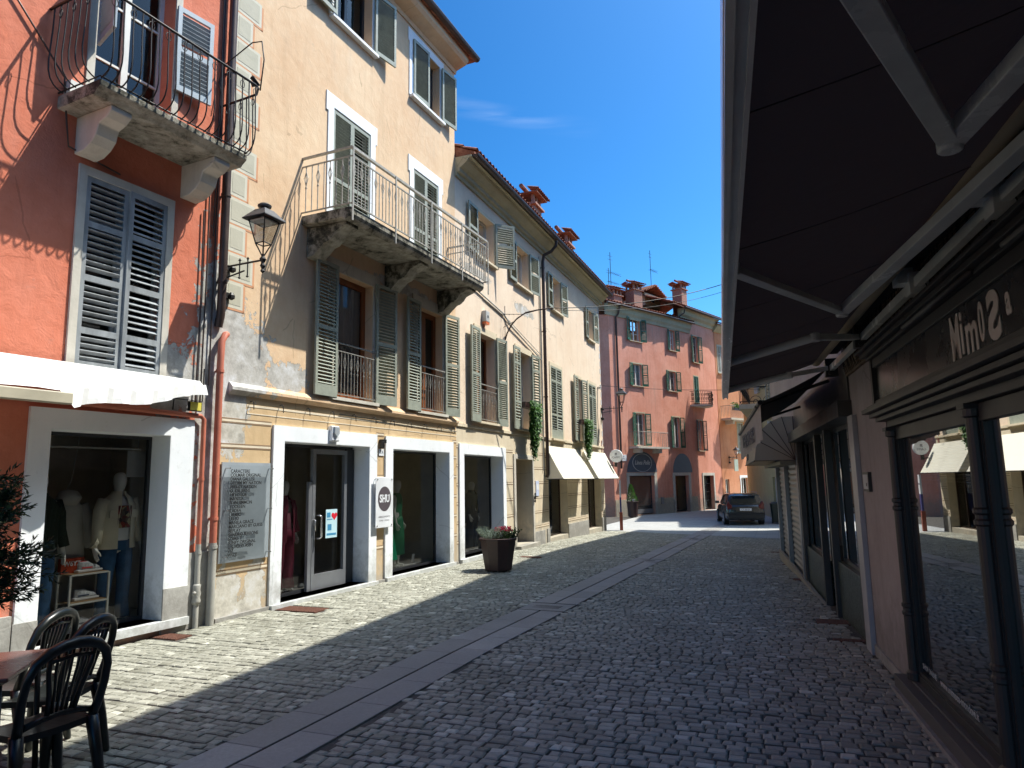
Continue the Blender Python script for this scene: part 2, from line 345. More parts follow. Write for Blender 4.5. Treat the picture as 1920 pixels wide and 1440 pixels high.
def leafmesh(w, h, rails, mat, lower_solid=.0, pitch=.058):
    """louvred shutter leaf, hinge at x=0, extends +x, thickness about y=0"""
    key = (round(w, 2), round(h, 2), tuple(rails), mat.name, lower_solid)
    if key in LEAF: return LEAF[key]
    m = MB(1); st = .055; t = .018
    m.box(0, st, -t, t, 0, h); m.box(w-st, w, -t, t, 0, h)
    zr = [0.0] + [r*h for r in rails] + [h]; hs = []
    bw = .08
    m.box(st, w-st, -t, t, 0, bw+lower_solid); m.box(st, w-st, -t, t, h-bw*.8, h)
    for r in rails: m.box(st, w-st, -t, t, r*h-.035, r*h+.035)
    z = bw+lower_solid+.02
    while z < h-bw*.8-.03:
        if not any(abs(z-r*h) < .055 for r in rails):
            m.obox((w/2, 0, z+.01), ((1, 0, 0), (0, .72, -.7), (0, .7, .72)), ((w-2*st)/2, .024, .005))
        z += pitch
    me = bpy.data.meshes.new('shutter'); me.from_pydata(m.v, [], m.f); me.materials.append(mat); me.update(); LEAF[key] = me; return me
def leaf(F, parent, hx, z0, w, h, side, ang, mat, rails=(.5,), off=.03, lower=.0, pitch=.058):
    """side -1: left leaf hinged on its right end of wall at hx when open... hinge at hx; ang 0 closed, 180 flat against wall"""
    me = leafmesh(w, h, rails, mat, lower, pitch); o = bpy.data.objects.new('shutter', me); sc.collection.objects.link(o); o.parent = parent
    p = Vector((hx, off, z0)); p = F.M @ p if F.M else p; o.location = (p.x, F.sg*p.y, z0); a = R(ang)
    o.rotation_euler = (0, 0, (F.sg*a if side < 0 else pi-F.sg*a)+F.sg*F.th); return o
def railbars(mb, pts, z0, z1, step=.11, r=.007, deco=None, top=.02):
    """vertical bars along a polyline of (x,o)"""
    for (a, b) in zip(pts, pts[1:]):
        a = Vector(a); b = Vector(b); L = (b-a).length; n = max(1, int(L/step))
        for i in range(n):
            p = a+(b-a)*((i+.5)/n); mb.tube([(p.x, p.y, z0), (p.x, p.y, z1)], r, 4, cap=False)
            if deco and i % 2 == 0:
                d = (b-a).normalized(); zc = z1-deco
                for sg_ in (-1, 1):
                    mb.tube([(p.x, p.y, zc+.13), (p.x+d.x*sg_*.035, p.y+d.y*sg_*.035, zc+.02), (p.x, p.y, zc-.11), (p.x-d.x*sg_*.018, p.y-d.y*sg_*.018, zc-.15)], r*.75, 4, cap=False)
def window(F, b, x0, x1, z0, z1, rev=.16, frame=WFRAME, style='double', curtain=False, surround=None, sill=True, glass=None, fw_=.06, leaves=(), surmat=None, bars=0, label=None, surw=.13, roomd=.8):
    """one window part with its pane, sill, surround, curtain and shutters"""
    m = F.mb(); y0, y1 = -rev-.05, -rev
    m.box(x0, x0+fw_, y0, y1, z0, z1); m.box(x1-fw_, x1, y0, y1, z0, z1); m.box(x0+fw_, x1-fw_, y0, y1, z1-fw_, z1); m.box(x0+fw_, x1-fw_, y0, y1, z0, z0+fw_*1.2)
    if style == 'double': m.box((x0+x1)/2-fw_*.7, (x0+x1)/2+fw_*.7, y0-.002, y1+.012, z0+fw_*1.2, z1-fw_)
    for i in range(bars):
        zz = z0+(z1-z0)*(i+1)/(bars+1); m.box(x0+fw_, x1-fw_, y0+.01, y1-.008, zz-.014, zz+.014)
    w_ = m.build('window', frame, b)
    if label: w_['label'] = label
    g = F.mb(); g.quad((x0+.01, y0+.02, z0), (x1-.01, y0+.02, z0), (x1-.01, y0+.02, z1), (x0+.01, y0+.02, z1)); g.build('pane', glass or GLASS, w_)
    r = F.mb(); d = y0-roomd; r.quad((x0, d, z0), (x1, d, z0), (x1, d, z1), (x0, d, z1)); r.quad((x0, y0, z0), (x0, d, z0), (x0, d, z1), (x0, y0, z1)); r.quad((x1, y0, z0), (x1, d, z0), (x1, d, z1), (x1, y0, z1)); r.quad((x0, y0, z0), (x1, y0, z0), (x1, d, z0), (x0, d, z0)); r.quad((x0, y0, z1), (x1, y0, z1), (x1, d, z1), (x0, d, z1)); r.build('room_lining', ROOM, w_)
    if curtain:
        c = F.mb(); n = 34
        xs = [x0+fw_+(x1-x0-2*fw_)*i/n for i in range(n+1)]; ys = [y0-.03+.018*sin(i*1.9)+.01*sin(i*4.1) for i in range(n+1)]
        for i in range(n): c.quad((xs[i], ys[i], z0+.05), (xs[i+1], ys[i+1], z0+.05), (xs[i+1], ys[i+1], z1-.05), (xs[i], ys[i], z1-.05))
        c.build('curtain', CURT, w_, smooth=True, fix=False)
    if sill:
        s_ = F.mb(); s_.box(x0-.1, x1+.1, -rev, .1, z0-.055, z0-.002); s_.build('sill', surmat or WSTONE, w_)
    if surround:
        s_ = F.mb(); t = surround; W = surw
        s_.box(x0-W, x0, .001, t, z0, z1+W*1.1); s_.box(x1, x1+W, .001, t, z0, z1+W*1.1); s_.box(x0, x1, .001, t, z1, z1+W*1.1)
        if surw > .1:
            s_.box(x0-W*1.35, x0-W, .001, t, z1-.12, z1+W*1.5); s_.box(x1+W, x1+W*1.35, .001, t, z1-.12, z1+W*1.5); s_.box(x0-W, x1+W, .001, t*.8, z1+W*1.1, z1+W*1.5)
        s_.build('surround', surmat or WSTONE, w_)
    for lf in leaves: leaf(F, w_, *lf)
    return w_
def body(F, b, x0, x1, z0, z1, depth, mat, sides=True):
    """hidden mass behind the front: side walls, back and top"""
    m = F.mb(); m.quad((x0, 0, z0), (x0, -depth, z0), (x0, -depth, z1), (x0, 0, z1)); m.quad((x1, 0, z0), (x1, -depth, z0), (x1, -depth, z1), (x1, 0, z1)); m.quad((x0, -depth, z0), (x1, -depth, z0), (x1, -depth, z1), (x0, -depth, z1)); m.quad((x0, 0, z1), (x1, 0, z1), (x1, -depth, z1), (x0, -depth, z1))
    return m.build('side_wall', mat, b)
def tiles(mb, x0, x1, o0, z0, o1, z1, step=.19, r=.075, xs=None):
    """rows of half round cover tiles running up the slope from (o0,z0) to (o1,z1)"""
    L = math.hypot(o1-o0, z1-z0); du = ((o1-o0)/L, (z1-z0)/L); nn = max(1, int(L/.38)); x = x0+step/2
    while x < x1:
        for k in range(nn):
            a = k*.38; e = min(L, a+.44); lift = .012; jit = random.uniform(-.012, .012)
            pa = (o0+du[0]*a, z0+du[1]*a+.03+lift); pb = (o0+du[0]*e, z0+du[1]*e+.02)
            ra, rb = r*1.05, r*.82; A = []; B = []
            for j in range(6):
                t = pi*j/5; A.append(mb.vert((x+jit+ra*cos(t), pa[0], pa[1]+ra*sin(t)))); B.append(mb.vert((x+jit+rb*cos(t), pb[0], pb[1]+rb*sin(t))))
            for j in range(5): mb.face([A[j], A[j+1], B[j+1], B[j]])
        x += step
def roof(F, b, x0, x1, ze, over=.5, pitch=.42, depth=5, tilemat=TILE, near=True):
    """eaves slope with tiles, plus back slope"""
    m = F.mb(); zr = ze+pitch*(depth/2+over)
    m.quad((x0, over, ze), (x1, over, ze), (x1, -depth/2, zr), (x0, -depth/2, zr)); m.quad((x0, -depth, ze), (x1, -depth, ze), (x1, -depth/2, zr), (x0, -depth/2, zr))
    m.quad((x0, over, ze-.05), (x1, over, ze-.05), (x1, -.1, ze-.05), (x0, -.1, ze-.05))
    m.face([m.vert(p) for p in ((x0, over, ze-.05), (x0, over, ze), (x0, -depth/2, zr), (x0, -depth, ze))]); m.face([m.vert(p) for p in ((x1, over, ze-.05), (x1, over, ze), (x1, -depth/2, zr), (x1, -depth, ze))])
    m.quad((x0, over, ze-.05), (x1, over, ze-.05), (x1, over, ze), (x0, over, ze))
    if near: tiles(m, x0, x1, over+.04, ze, -depth/2, zr)
    return m.build('roof', tilemat, b, fix=False)
def gutter(F, b, x0, x1, o, z, r=.075):
    m = F.mb(); n = 8; A = []; B = []
    for t in range(n+1):
        a = pi+pi*t/n; A.append(m.vert((x0, o+r*cos(a), z+r*sin(a)))); B.append(m.vert((x1, o+r*cos(a), z+r*sin(a))))
    for t in range(n): m.face([A[t], A[t+1], B[t+1], B[t]])
    m.box(x0, x1, o+r-.006, o+r+.006, z-.005, z+.012)
    m.face(A); m.face(B)
    return m.build('gutter', COPPERP, b, fix=False)
def cornice(F, b, x0, x1, zt, prof, mat):
    """prof: list of (o,z) below the eaves, wall -> out"""
    m = F.mb(); poly = prof+[(prof[-1][0], zt), (-.02, zt), (-.02, prof[0][1])]
    m.extrude(poly, lambda o, z: (x0, o, z), lambda o, z: (x1, o, z)); return m.build('cornice', mat, b, fix=True)
def pipe(F, b, pts, r, mat, brk=(), name='downpipe'):
    m = F.mb(); m.tube(pts, r, 10)
    for z in brk:
        x = min(pts, key=lambda p: abs(p[2]-z)); m.lathe((x[0], x[1], z-.02), [(r*1.18, 0), (r*1.18, .04)], 10); m.box(x[0]-.012, x[0]+.012, 0, x[1], z-.01, z+.01)
    return smoothby(m.build(name, mat, b))
exec_marker = 0
# ------------------------------------------------------------------ ground
def pl(x, pts):
    if x <= pts[0][0]: return pts[0][1]
    for (a, b), (c, d) in zip(pts, pts[1:]):
        if x <= c: t = (x-a)/(c-a); t = t*t*(3-2*t)*.35+t*.65; return b+(d-b)*t
    return pts[-1][1]
ZL = [(14.5, 0), (18, -.03), (21, -.08), (27, -.22), (33, -.5), (46, -.58)]
ZR = [(7.2, 0), (9.8, -.09), (12.6, -.17), (17.5, -.34), (24, -.42), (33, -.5), (46, -.58)]
def GZ(x, y):
    p = Vector((x, y, 0)); dl = (p-F2.p).dot(F2.n); dr = (p-FR.p).dot(FR.n); t = max(0, min(1, dl/max(.5, dl+dr))) if dl+dr > .5 else .5
    return pl(y, ZL)*(1-t)+pl(y, ZR)*t
def groundmat():
    a = N('sandy_joint_bed'); c = a.ramp(a.noise(20, 6, .7), [(.3, (.035, .032, .028)), (.62, (.10, .09, .075)), (.75, (.26, .23, .18))]); a.l(c, a.b.inputs['Base Color']); a.b.inputs['Roughness'].default_value = 1; a.bump(a.noise(160, 3), .5, .004); return a.m
def axis(lo, hi, step, far):
    r = []; v = lo
    while v < hi: r.append(v); v += step
    r.append(hi); e = [far*k for k in (1, .35, .12)]
    return [lo-x for x in e]+r+[hi+x for x in e[::-1]]
xs = axis(-8, 22, .8, 500); ys = axis(0, 60, .8, 500)
g = MB(); ids = [[g.vert((x, y, GZ(x, y)-.012)) for x in xs] for y in ys]
for j in range(len(ys)-1):
    for i in range(len(xs)-1): g.face([ids[j][i], ids[j][i+1], ids[j+1][i+1], ids[j+1][i]])
tag(g.build('ground', groundmat(), smooth=True, fix=False), kind='structure')
# setts: every stone is modelled, laid in courses across the street
AZS = R(20.5); A_ = Vector((sin(AZS), cos(AZS), 0)); B_ = Vector((cos(AZS), -sin(AZS), 0))
S0 = Vector((-1.79, 4.48, 0)); S1 = Vector((3.33, 18.78, 0)); SD = (Vector((.35, 9.78, 0))-Vector((-1.69, 4.73, 0))).normalized()
SDP = Vector((SD.y, -SD.x, 0))
K1 = Vector((6.75, 17.9, 0)); K2 = Vector((11.45, 29.3, 0)); F4 = facbetween(K1, K2); F4 = Fac((K1.x, K1.y), math.degrees(math.atan2(K2.x-K1.x, K2.y-K1.y)), -1)
def inside(p):
    for F in (F1, F2, F3):
        s_ = (p-F.p).dot(F.d); o = (p-F.p).dot(F.n)
        lim = (-9, .02) if F is F1 else ((-1, 5.6) if F is F2 else (0, 13.2))
        if lim[0] <= s_ <= lim[1] and o < .03: return False
    sr = (p-FR.p).dot(FR.d); orr = (p-FR.p).dot(FR.n)
    if sr < 11.2 and orr < .03: return False
    if sr >= 11.2 and (p-F4.p).dot(F4.n) < .03: return False
    return True
def stripd(p): return (p-S0).dot(SDP)
verts = []; faces = []; cols = []
def stone(c, hw, hh, jit, shade, zf, base=-.03, top=0.0):
    i = len(verts); corners = []
    dz = random.gauss(0, .0022)*jit; tx = random.gauss(0, .012)*jit; ty = random.gauss(0, .012)*jit
    for (a, b) in ((-1, -1), (1, -1), (1, 1), (-1, 1)):
        corners.append((a*hw+random.gauss(0, .005)*jit, b*hh+random.gauss(0, .0045)*jit))
    for ins, zz in ((0, base), (0.0, top-.007), (.012, top)):
        for k, (u, v) in enumerate(corners):
            fu = (abs(u)-ins)/abs(u) if abs(u) > ins else 0; fv = (abs(v)-ins)/abs(v) if abs(v) > ins else 0
            p = c+B_*(u*fu)+A_*(v*fv); verts.append((p.x, p.y, zf+zz+(dz+tx*u+ty*v if zz > base else 0)))
    faces.append((i+8, i+9, i+10, i+11)); cols.append(shade)
    for k in range(4):
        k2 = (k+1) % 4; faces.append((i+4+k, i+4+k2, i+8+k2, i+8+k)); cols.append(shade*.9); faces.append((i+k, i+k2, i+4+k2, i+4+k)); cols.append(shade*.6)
A0 = Vector((0, 0, 0)); a = 2.3; row = 0
PLAZA_A = 26.3
holes = []   # filled by the covers below: (centre, half across, half along)
def cover_at(x, y, hx, hy): holes.append((Vector((x, y, 0)), hx, hy))
COVERS = [(3.86, 8.7, .2, .15, 'rusty square drain cover beside the green marble shop base'), (3.5, 7.55, .17, .06, 'narrow rusty drain cover below the bigger square one'),
          (5.35, 13.15, .2, .12, 'rusty drain cover nearest the closed roller shutter'), (6.35, 16.3, .2, .1, 'small rusty drain cover by the middle of the roller shutters'), (7.3, 19.6, .2, .1, 'farthest small rusty drain cover along the shutters'),
          (-2.98, 9.95, .33, .16, 'large rust coloured cover in front of the glass shop door'), (-4.0, 8.3, .2, .12, 'rust coloured cover below the downpipes in the sun'), (.35, 16.6, .25, .12, 'worn cover in front of the open doorway behind the planter')]
for c in COVERS: cover_at(*c[:4])
while a < PLAZA_A:
    h = random.uniform(.076, .096); b = -8.0+random.uniform(0, .1); wob = random.uniform(0, 6)
    while b < 7.5:
        wd = random.uniform(.075, .135); c = A_*(a+h/2+.012*sin(b*1.3+wob)*1)+B_*(b+wd/2); b += wd
        if abs(c.x) > .80*c.y+.9: continue
        sdist = stripd(c)
        if -.335 < sdist < .345 or not inside(c): continue
        if any(abs((c-q).dot(B_)) < hx+.03 and abs((c-q).dot(A_)) < hy+.03 for q, hx, hy in holes): continue
        sh = random.gauss(.5, .10)
        if random.random() < .06: sh += random.uniform(.2, .45)
        stone(c, wd/2-.0045, h/2-.0045, 1.0, max(.15, sh), GZ(c.x, c.y))
    a += h; row += 1
def settmat(name, lo, hi, nb=90, bst=.5, gloss=.75):
    m = N(name); at = m.n('ShaderNodeAttribute', attribute_name='shade'); f = m.noise(35, 5, .7); big = m.noise(.9, 4, .6)
    v = m.math('ADD', at.outputs['Fac'], m.math('MULTIPLY_ADD', f, .4, -.2)); v = m.math('ADD', v, m.math('MULTIPLY_ADD', big, .55, -.275)); v = m.math('SUBTRACT', v, m.math('MULTIPLY', m.math('GREATER_THAN', m.noise(3.2, 6, .75), .66), .16))
    c = m.ramp(v, [(.2, lo), (.55, tuple((x+y)/2*.85 for x, y in zip(lo, hi))), (1, hi)])
    m.l(c, m.b.inputs['Base Color']); m.l(m.math('MULTIPLY_ADD', f, -.3, gloss+.12), m.b.inputs['Roughness']); m.b.inputs['Specular IOR Level'].default_value = .4
    m.bump(m.math('ADD', m.noise(nb, 5, .65), m.noise(24, 3, .5)), bst, .006); return m.m
def colmesh(name, verts, faces, cols, mat, smooth=False):
    me = bpy.data.meshes.new(name); me.from_pydata(verts, [], faces); me.materials.append(mat)
    at = me.attributes.new('shade', 'FLOAT', 'FACE'); at.data.foreach_set('value', cols); me.update()
    o = bpy.data.objects.new(name, me); sc.collection.objects.link(o); return o
tag(colmesh('cobblestone_paving', verts, faces, cols, settmat('stone_sett', (.175, .17, .13), (.52, .51, .425))), kind='structure')
# central drainage strip: two rows of granite slabs with a slot between, lids every few metres
verts = []; faces = []; cols = []
def slab(l0, l1, w0, w1, shade, top=.004):
    i = len(verts)
    for zz, ins in ((-.05, 0), (top-.003, 0), (top, .004)):
        for (l, w_) in ((l0+ins, w0+ins), (l1-ins, w0+ins), (l1-ins, w1-ins), (l0+ins, w1-ins)):
            p = S0+SD*l+SDP*w_; verts.append((p.x, p.y, GZ(p.x, p.y)+zz))
    faces.append((i+8, i+9, i+10, i+11)); cols.append(shade)
    for k in range(4):
        k2 = (k+1) % 4; faces.append((i+4+k, i+4+k2, i+8+k2, i+8+k)); cols.append(shade); faces.append((i+k, i+k2, i+4+k2, i+4+k)); cols.append(shade*.5)
lids = [5.95, 12.9, 20.5]
for side in (-1, 1):
    l = -2.6+(.2 if side > 0 else 0)
    while l < 32:
        L = random.uniform(.55, .68)
        nx = min([q-.3 for q in lids if q-.3 > l+.05]+[99]); e = min(l+L, nx)
        if any(q-.31 < l < q+.29 for q in lids): l = max(q+.3 for q in lids if q-.31 < l < q+.29); continue
        a_, b_ = (.012, .325) if side > 0 else (-.325, -.012)
        slab(l+.003, e-.003, a_, b_, random.gauss(.5, .07)); l = e
for q in lids: slab(q-.28, q+.28, -.325, .325, .45)
GRAN = settmat('granite_slab', (.19, .185, .17), (.44, .43, .41), 220, .25, .7)
tag(colmesh('drainage_channel', verts, faces, cols, GRAN), kind='structure')
for n_, q in enumerate(lids):
    p = S0+SD*q; t = thing('channel_lid', ['granite channel lid with three slots, nearest one in the stone strip', 'granite channel lid half way along the stone strip', 'farthest granite channel lid, at the edge of the shadow'][n_], 'drain lid', (p.x, p.y, GZ(p.x, p.y)), pi/2-math.atan2(SD.x, SD.y), 'lids in the central channel')
    m = MB()
    m.box(-.29, -.275, -.33, .33, .0045, .0075); m.box(.275, .29, -.33, .33, .0045, .0075)
    for k in (-.08, 0, .08): m.box(k-.008, k+.008, -.2, .2, .0045, .0070)
    m.build('slot_frame', IRON, t)
# pale paving beyond the setts
xs = [-6+i*.8 for i in range(46)]; g = MB(); ids = {}
for j in range(60):
    for i in range(48):
        p = A_*(PLAZA_A+.02+j*.7)+B_*(-8+i*.5); ids[(i, j)] = g.vert((p.x, p.y, GZ(p.x, p.y)-.002))
for j in range(59):
    for i in range(47): g.face([ids[(i, j)], ids[(i+1, j)], ids[(i+1, j+1)], ids[(i, j+1)]])
def plazamat():
    m = N('pale_stone_paving'); br = m.n('ShaderNodeTexBrick'); br.inputs['Scale'].default_value = 1; br.inputs['Brick Width'].default_value = .8; br.inputs['Row Height'].default_value = .4; br.inputs['Mortar Size'].default_value = .008
    for k, c in (('Color1', (.30, .30, .285, 1)), ('Color2', (.40, .40, .375, 1)), ('Mortar', (.14, .14, .13, 1))): br.inputs[k].default_value = c
    mpn = m.n('ShaderNodeMapping'); mpn.inputs['Rotation'].default_value = (0, 0, AZS); m.l(m.g.outputs['Position'], mpn.inputs[0]); m.l(mpn.outputs[0], br.inputs['Vector'])
    c = m.mix(m.math('MULTIPLY', m.noise(1.5, 5, .6), .4), br.outputs[0], (.42, .41, .38)); m.l(c, m.b.inputs['Base Color']); m.b.inputs['Roughness'].default_value = .85; return m.m
tag(g.build('plaza_paving', plazamat(), smooth=True, fix=False), kind='structure')
RUST = basic('rusty_cast_iron', (.13, .055, .035), .8, metal=.2, var=.35, vs=25, bump=.6, bs=120)
for (x, y, hx, hy, lab) in COVERS:
    t = thing('drain_cover', lab, 'drain cover', (x, y, GZ(x, y)), pi/2-AZS-pi/2, 'rusty covers in the paving')
    m = MB(); m.box(-hx, hx, -hy, hy, -.02, .003)
    m.build('cover_plate', RUST, t); m = MB()
    for k in range(int(hx*2/.04)): m.box(-hx+.02+k*.04, -hx+.035+k*.04, -hy+.015, hy-.015, .0032, .007)
    m.build('ribs', RUST, t)
# ------------------------------------------------------------------ left side: coral house
def shopframe(F, b, x0, x1, z0, z1, ox0, ox1, oz1, plinth=True, rev=.32, name='shop_surround'):
    m = F.mb(); t = .035
    m.box(x0, ox0, .001, t, 0.0, z1); m.box(ox1, x1, .001, t, 0.0, z1); m.box(ox0, ox1, .001, t, oz1, z1)
    # reveals in the same paint
    m.box(ox0+.0005, ox0+.006, -rev+.004, .034, z0+.001, oz1-.0065); m.box(ox1-.006, ox1-.0005, -rev+.004, .034, z0+.001, oz1-.0065); m.box(ox0+.0005, ox1-.0005, -rev+.004, .034, oz1-.006, oz1-.0005)
    o = m.build(name, WHITE, b)
    m = F.mb(); m.box(x0, x1, -rev, .09, z0-.09, z0); m.build('threshold', WHITE, o); return o
def shopwin(F, b, x0, x1, z0, z1, rev=.3, depth=1.3, floor=.1, mull=(), wallmat=SHOPIN, glass=SGLASS, frame=ANTH, fw_=.045, skip_frame=False, label=None, reveal=None):
    m = F.mb(); y0, y1 = -rev-.05, -rev
    m.box(x0, x0+fw_, y0, y1, z0, z1); m.box(x1-fw_, x1, y0, y1, z0, z1); m.box(x0+fw_, x1-fw_, y0, y1, z1-fw_, z1); m.box(x0+fw_, x1-fw_, y0, y1, z0, z0+fw_)
    for q in mull: m.box(q-.03, q+.03, y0-.002, y1+.003, z0+fw_, z1-fw_)
    w_ = m.build('shop_window', frame, b)
    g = F.mb(); g.quad((x0, y0+.03, z0), (x1, y0+.03, z0), (x1, y0+.03, z1), (x0, y0+.03, z1)); g.build('pane', glass, w_)
    r = F.mb(); e = .35; d = y0-depth; zt = z1+.1; a, c = x0-e, x1+e
    r.quad((a, d, z0-.1), (c, d, z0-.1), (c, d, zt), (a, d, zt)); r.quad((a, y0-.01, z0-.1), (a, d, z0-.1), (a, d, zt), (a, y0-.01, zt)); r.quad((c, y0-.01, z0-.1), (c, d, z0-.1), (c, d, zt), (c, y0-.01, zt))
    r.quad((a, y0-.01, zt), (c, y0-.01, zt), (c, d, zt), (a, d, zt)); f_ = F.mb(); f_.quad((a, y0-.01, z0+.02), (c, y0-.01, z0+.02), (c, d, z0+.02), (a, d, z0+.02)); f_.build('display_floor', FLOORM, w_)
    for aa, cc in ((a, x0), (x1, c)): r.quad((aa, y0-.012, z0-.1), (cc, y0-.012, z0-.1), (cc, y0-.012, zt), (aa, y0-.012, zt))
    r.build('shop_interior', wallmat, w_); return w_

b1 = F1.thing('coral_house', 'coral red plastered house with the curved iron balcony, at the left edge', 'house')
m = F1.mb(); wallgrid(m, -9, 0, -.1, 10.5, [(-2.16, -.75, .16, 2.33, .32), (-1.97, -.95, 2.98, 5.17, .10), (-1.97, -.98, 6.0, 8.3, .25)])
m.build('front_wall', B1W, b1); body(F1, b1, -9, 0, -.1, 10.5, 7, SIDEW); roof(F1, b1, -9, 0.0, 10.5, .5, near=False)
shopframe(F1, b1, -2.37, -.42, .16, 2.54, -2.16, -.75, 2.33)
shopwin(F1, b1, -2.16, -.75, .16, 2.33, .3, 1.25)
for q in ((-.765, -.42, .0365, .055, 0, .52), (-2.39, -2.16, .0365, .055, 0, .42), (-.42, -.02, .002, .03, 0, .9), (-9, -2.40, .002, .05, 0, .5)): m = F1.mb(); m.box(*q); m.build('plinth', STONE, b1)
wv = window(F1, b1, -1.97, -.95, 2.98, 5.17, .10, WFRAME, surround=.03, sill=True, surw=.09, surmat=WSTONE, leaves=(), label='window behind closed weathered blue grey shutters')
leaf(F1, wv, -1.97, 2.98, .51, 2.19, -1, 0, SHB, (.2, .47, .75), -.0, .02, .072); leaf(F1, wv, -.95, 2.98, .51, 2.19, 1, 3, SHB, (.2, .47, .75), -.0, .02, .072)
wb = window(F1, b1, -1.97, -.98, 6.0, 8.3, .22, WFRAME, bars=2, surround=.02, surw=.09, surmat=WSTONE, sill=False, label='balcony door with white frame')
leaf(F1, wb, -.98, 6.72, .5, 1.16, 1, 172, basic('blue_grey_shutter_paint', (.36, .42, .46), .5), (.5,), .05)
leaf(F1, wb, -1.97, 6.72, .5, 1.16, -1, 105, basic('blue_grey_shutter_paint', (.36, .42, .46), .5), (.5,), .05)
# balcony with pot-bellied railing
m = F1.mb(); x0, x1, D = -2.33, -.38, .72
poly = [(-.1, 5.78), (D-.10, 5.78), (D-.06, 5.82), (D, 5.86), (D, 5.93), (-.1, 5.93)]
m.extrude(poly, lambda o, z: (x0, o, z), lambda o, z: (x1, o, z)); bal = m.build('balcony', DARKSTONE, b1, bevel=.012)
for xb in (-2.12, -.78):
    m = F1.mb(); pr_ = [(0, 5.35), (.16, 5.36), (.28, 5.42), (.36, 5.5), (.40, 5.62), (.52, 5.66), (.6, 5.72), (.6, 5.779), (0, 5.779)]
    m.extrude(pr_, lambda o, z: (xb, o, z), lambda o, z: (xb+.24, o, z)); m.build('bracket', WSTONE, bal, bevel=.012)
m = F1.mb(); zt = 6.86
def belly(p, dx, do, r=.0085):
    q = [(0, 5.95), (.05, 5.965), (.10, 5.995), (.14, 6.05), (.162, 6.13), (.168, 6.24), (.16, 6.4), (.15, 6.6), (.145, zt)]
    m.tube([(p[0]+dx*a, p[1]+do*a, z) for a, z in q], r, 5, cap=False)
    # little ring under the rail
    cx, cy = p[0]+dx*.1, p[1]+do*.1
for i in range(19):
    x = x0+.02+(x1-x0-.04)*i/18; belly((x, D-.02), 0, 1)
    if i % 2 == 0:
        m.tube([(x+.035*cos(t), D+.125, zt-.1+.05*sin(t)) for t in [k*pi/4 for k in range(8)]], .005, 4, closed=True)
        m.tube([(x, D+.125, zt-.05), (x+.05, D+.125, zt-.012)], .005, 4)
for i in range(6):
    y = .06+i*.115; belly((x0+.01, y), -1, 0); belly((x1-.01, y), 1, 0)
    if i % 2: 
        for xx in (x0-.135, x1+.135): m.tube([(xx, y+.03*cos(t), zt-.1+.05*sin(t)) for t in [k*pi/4 for k in range(8)]], .005, 4, closed=True)
m.tube([(x0-.145, 0, zt), (x0-.145, D-.03, zt), (x0-.05, D+.1, zt), (x0+.02, D+.125, zt), (x1-.02, D+.125, zt), (x1+.05, D+.1, zt), (x1+.145, D-.03, zt), (x1+.145, 0, zt)], .016, 6)
m.tube([(x0+.0, 0, 5.96), (x0, D-.01, 5.96), (x1, D-.01, 5.96), (x1, 0, 5.96)], .010, 5)
m.build('railing', IRON, bal, smooth=True)
m = F1.mb()   # wire hoop above the balcony end
m.tube([(x1+.1, .1, 6.9), (x1+.1, .02, 7.2), (x1+.12, .1, 7.45), (x1+.12, .6, 7.62), (x1+.12, .78, 7.58), (x1+.12, .83, 7.3), (x1+.1, .8, 6.86)], .009, 5); m.build('clothes_line_hoop', IRON, bal, smooth=True)
m = F1.mb(); m.tube([(x1+.0, .75, 6.9), (x1+.02, .8, 6.93), (x1-.05, .8, 6.97), (x1+.05, .82, 6.9), (x1-.02, .78, 6.88)], .03, 6); m.build('rolled_cloth', IRON, bal, smooth=True)
pipe(F1, b1, [(-.15, .10, 10.4), (-.15, .10, 4.3), (-.13, .07, 3.95), (-.12, .02, 3.8)], .055, COPPERP, (9, 7.4, 5.6, 4.4))
pipe(F1, b1, [(.02, .02, 3.72), (-.05, .08, 3.7), (-.11, .09, 3.6), (-.12, .09, 3.3), (-.12, .09, 1.0)], .045, REDPIPE, (3.2, 1.3))
pipe(F1, b1, [(-.12, .09, 1.0), (-.12, .09, -.02)], .05, GREYPIPE, (.95,))
pipe(F1, b1, [(-6, .06, 2.66), (-2.3, .06, 2.62), (-.36, .06, 2.59), (-.31, .06, 2.55), (-.31, .06, 1.0)], .03, REDPIPE, (1.8,), 'service_pipe')
pipe(F1, b1, [(-.31, .06, 1.0), (-.31, .06, -.02)], .033, GREYPIPE, (.9,), 'service_pipe')
m = F1.mb(); m.lathe((-.31, .06, 0), [(.05, .28), (.055, .32), (.045, .36), (.055, .4), (.045, .46), (.05, .5), (.04, .52)], 10); m.tube([(-.31, .06, .42), (-.38, .1, .42)], .02, 6); m.build('pipe_joint', GREYPIPE, b1, smooth=True)
m = F1.mb()
for x, zb, ztp in ((-.43, 2.75, 5.3), (-.36, 2.7, 6.2), (-.24, 3.0, 10.3), (-.27, 5.0, 10.3)): m.tube([(x, .03, ztp), (x+.01, .035, (ztp+zb)/2), (x, .03, zb)], .011, 5, cap=False)
m.tube([(-3.5, .03, 7.5), (-2.6, .03, 6.5), (-2.3, .04, 6.15), (-2.25, .04, 5.7), (-2.2, .03, 5.4), (-1.6, .03, 5.32)], .011, 5)
m.build('wall_cable', COPPERP, b1, smooth=True)
m = F1.mb(); m.box(-2.28, -2.12, .01, .12, 5.98, 6.12); m.build('vent_box', WFRAME, b1)

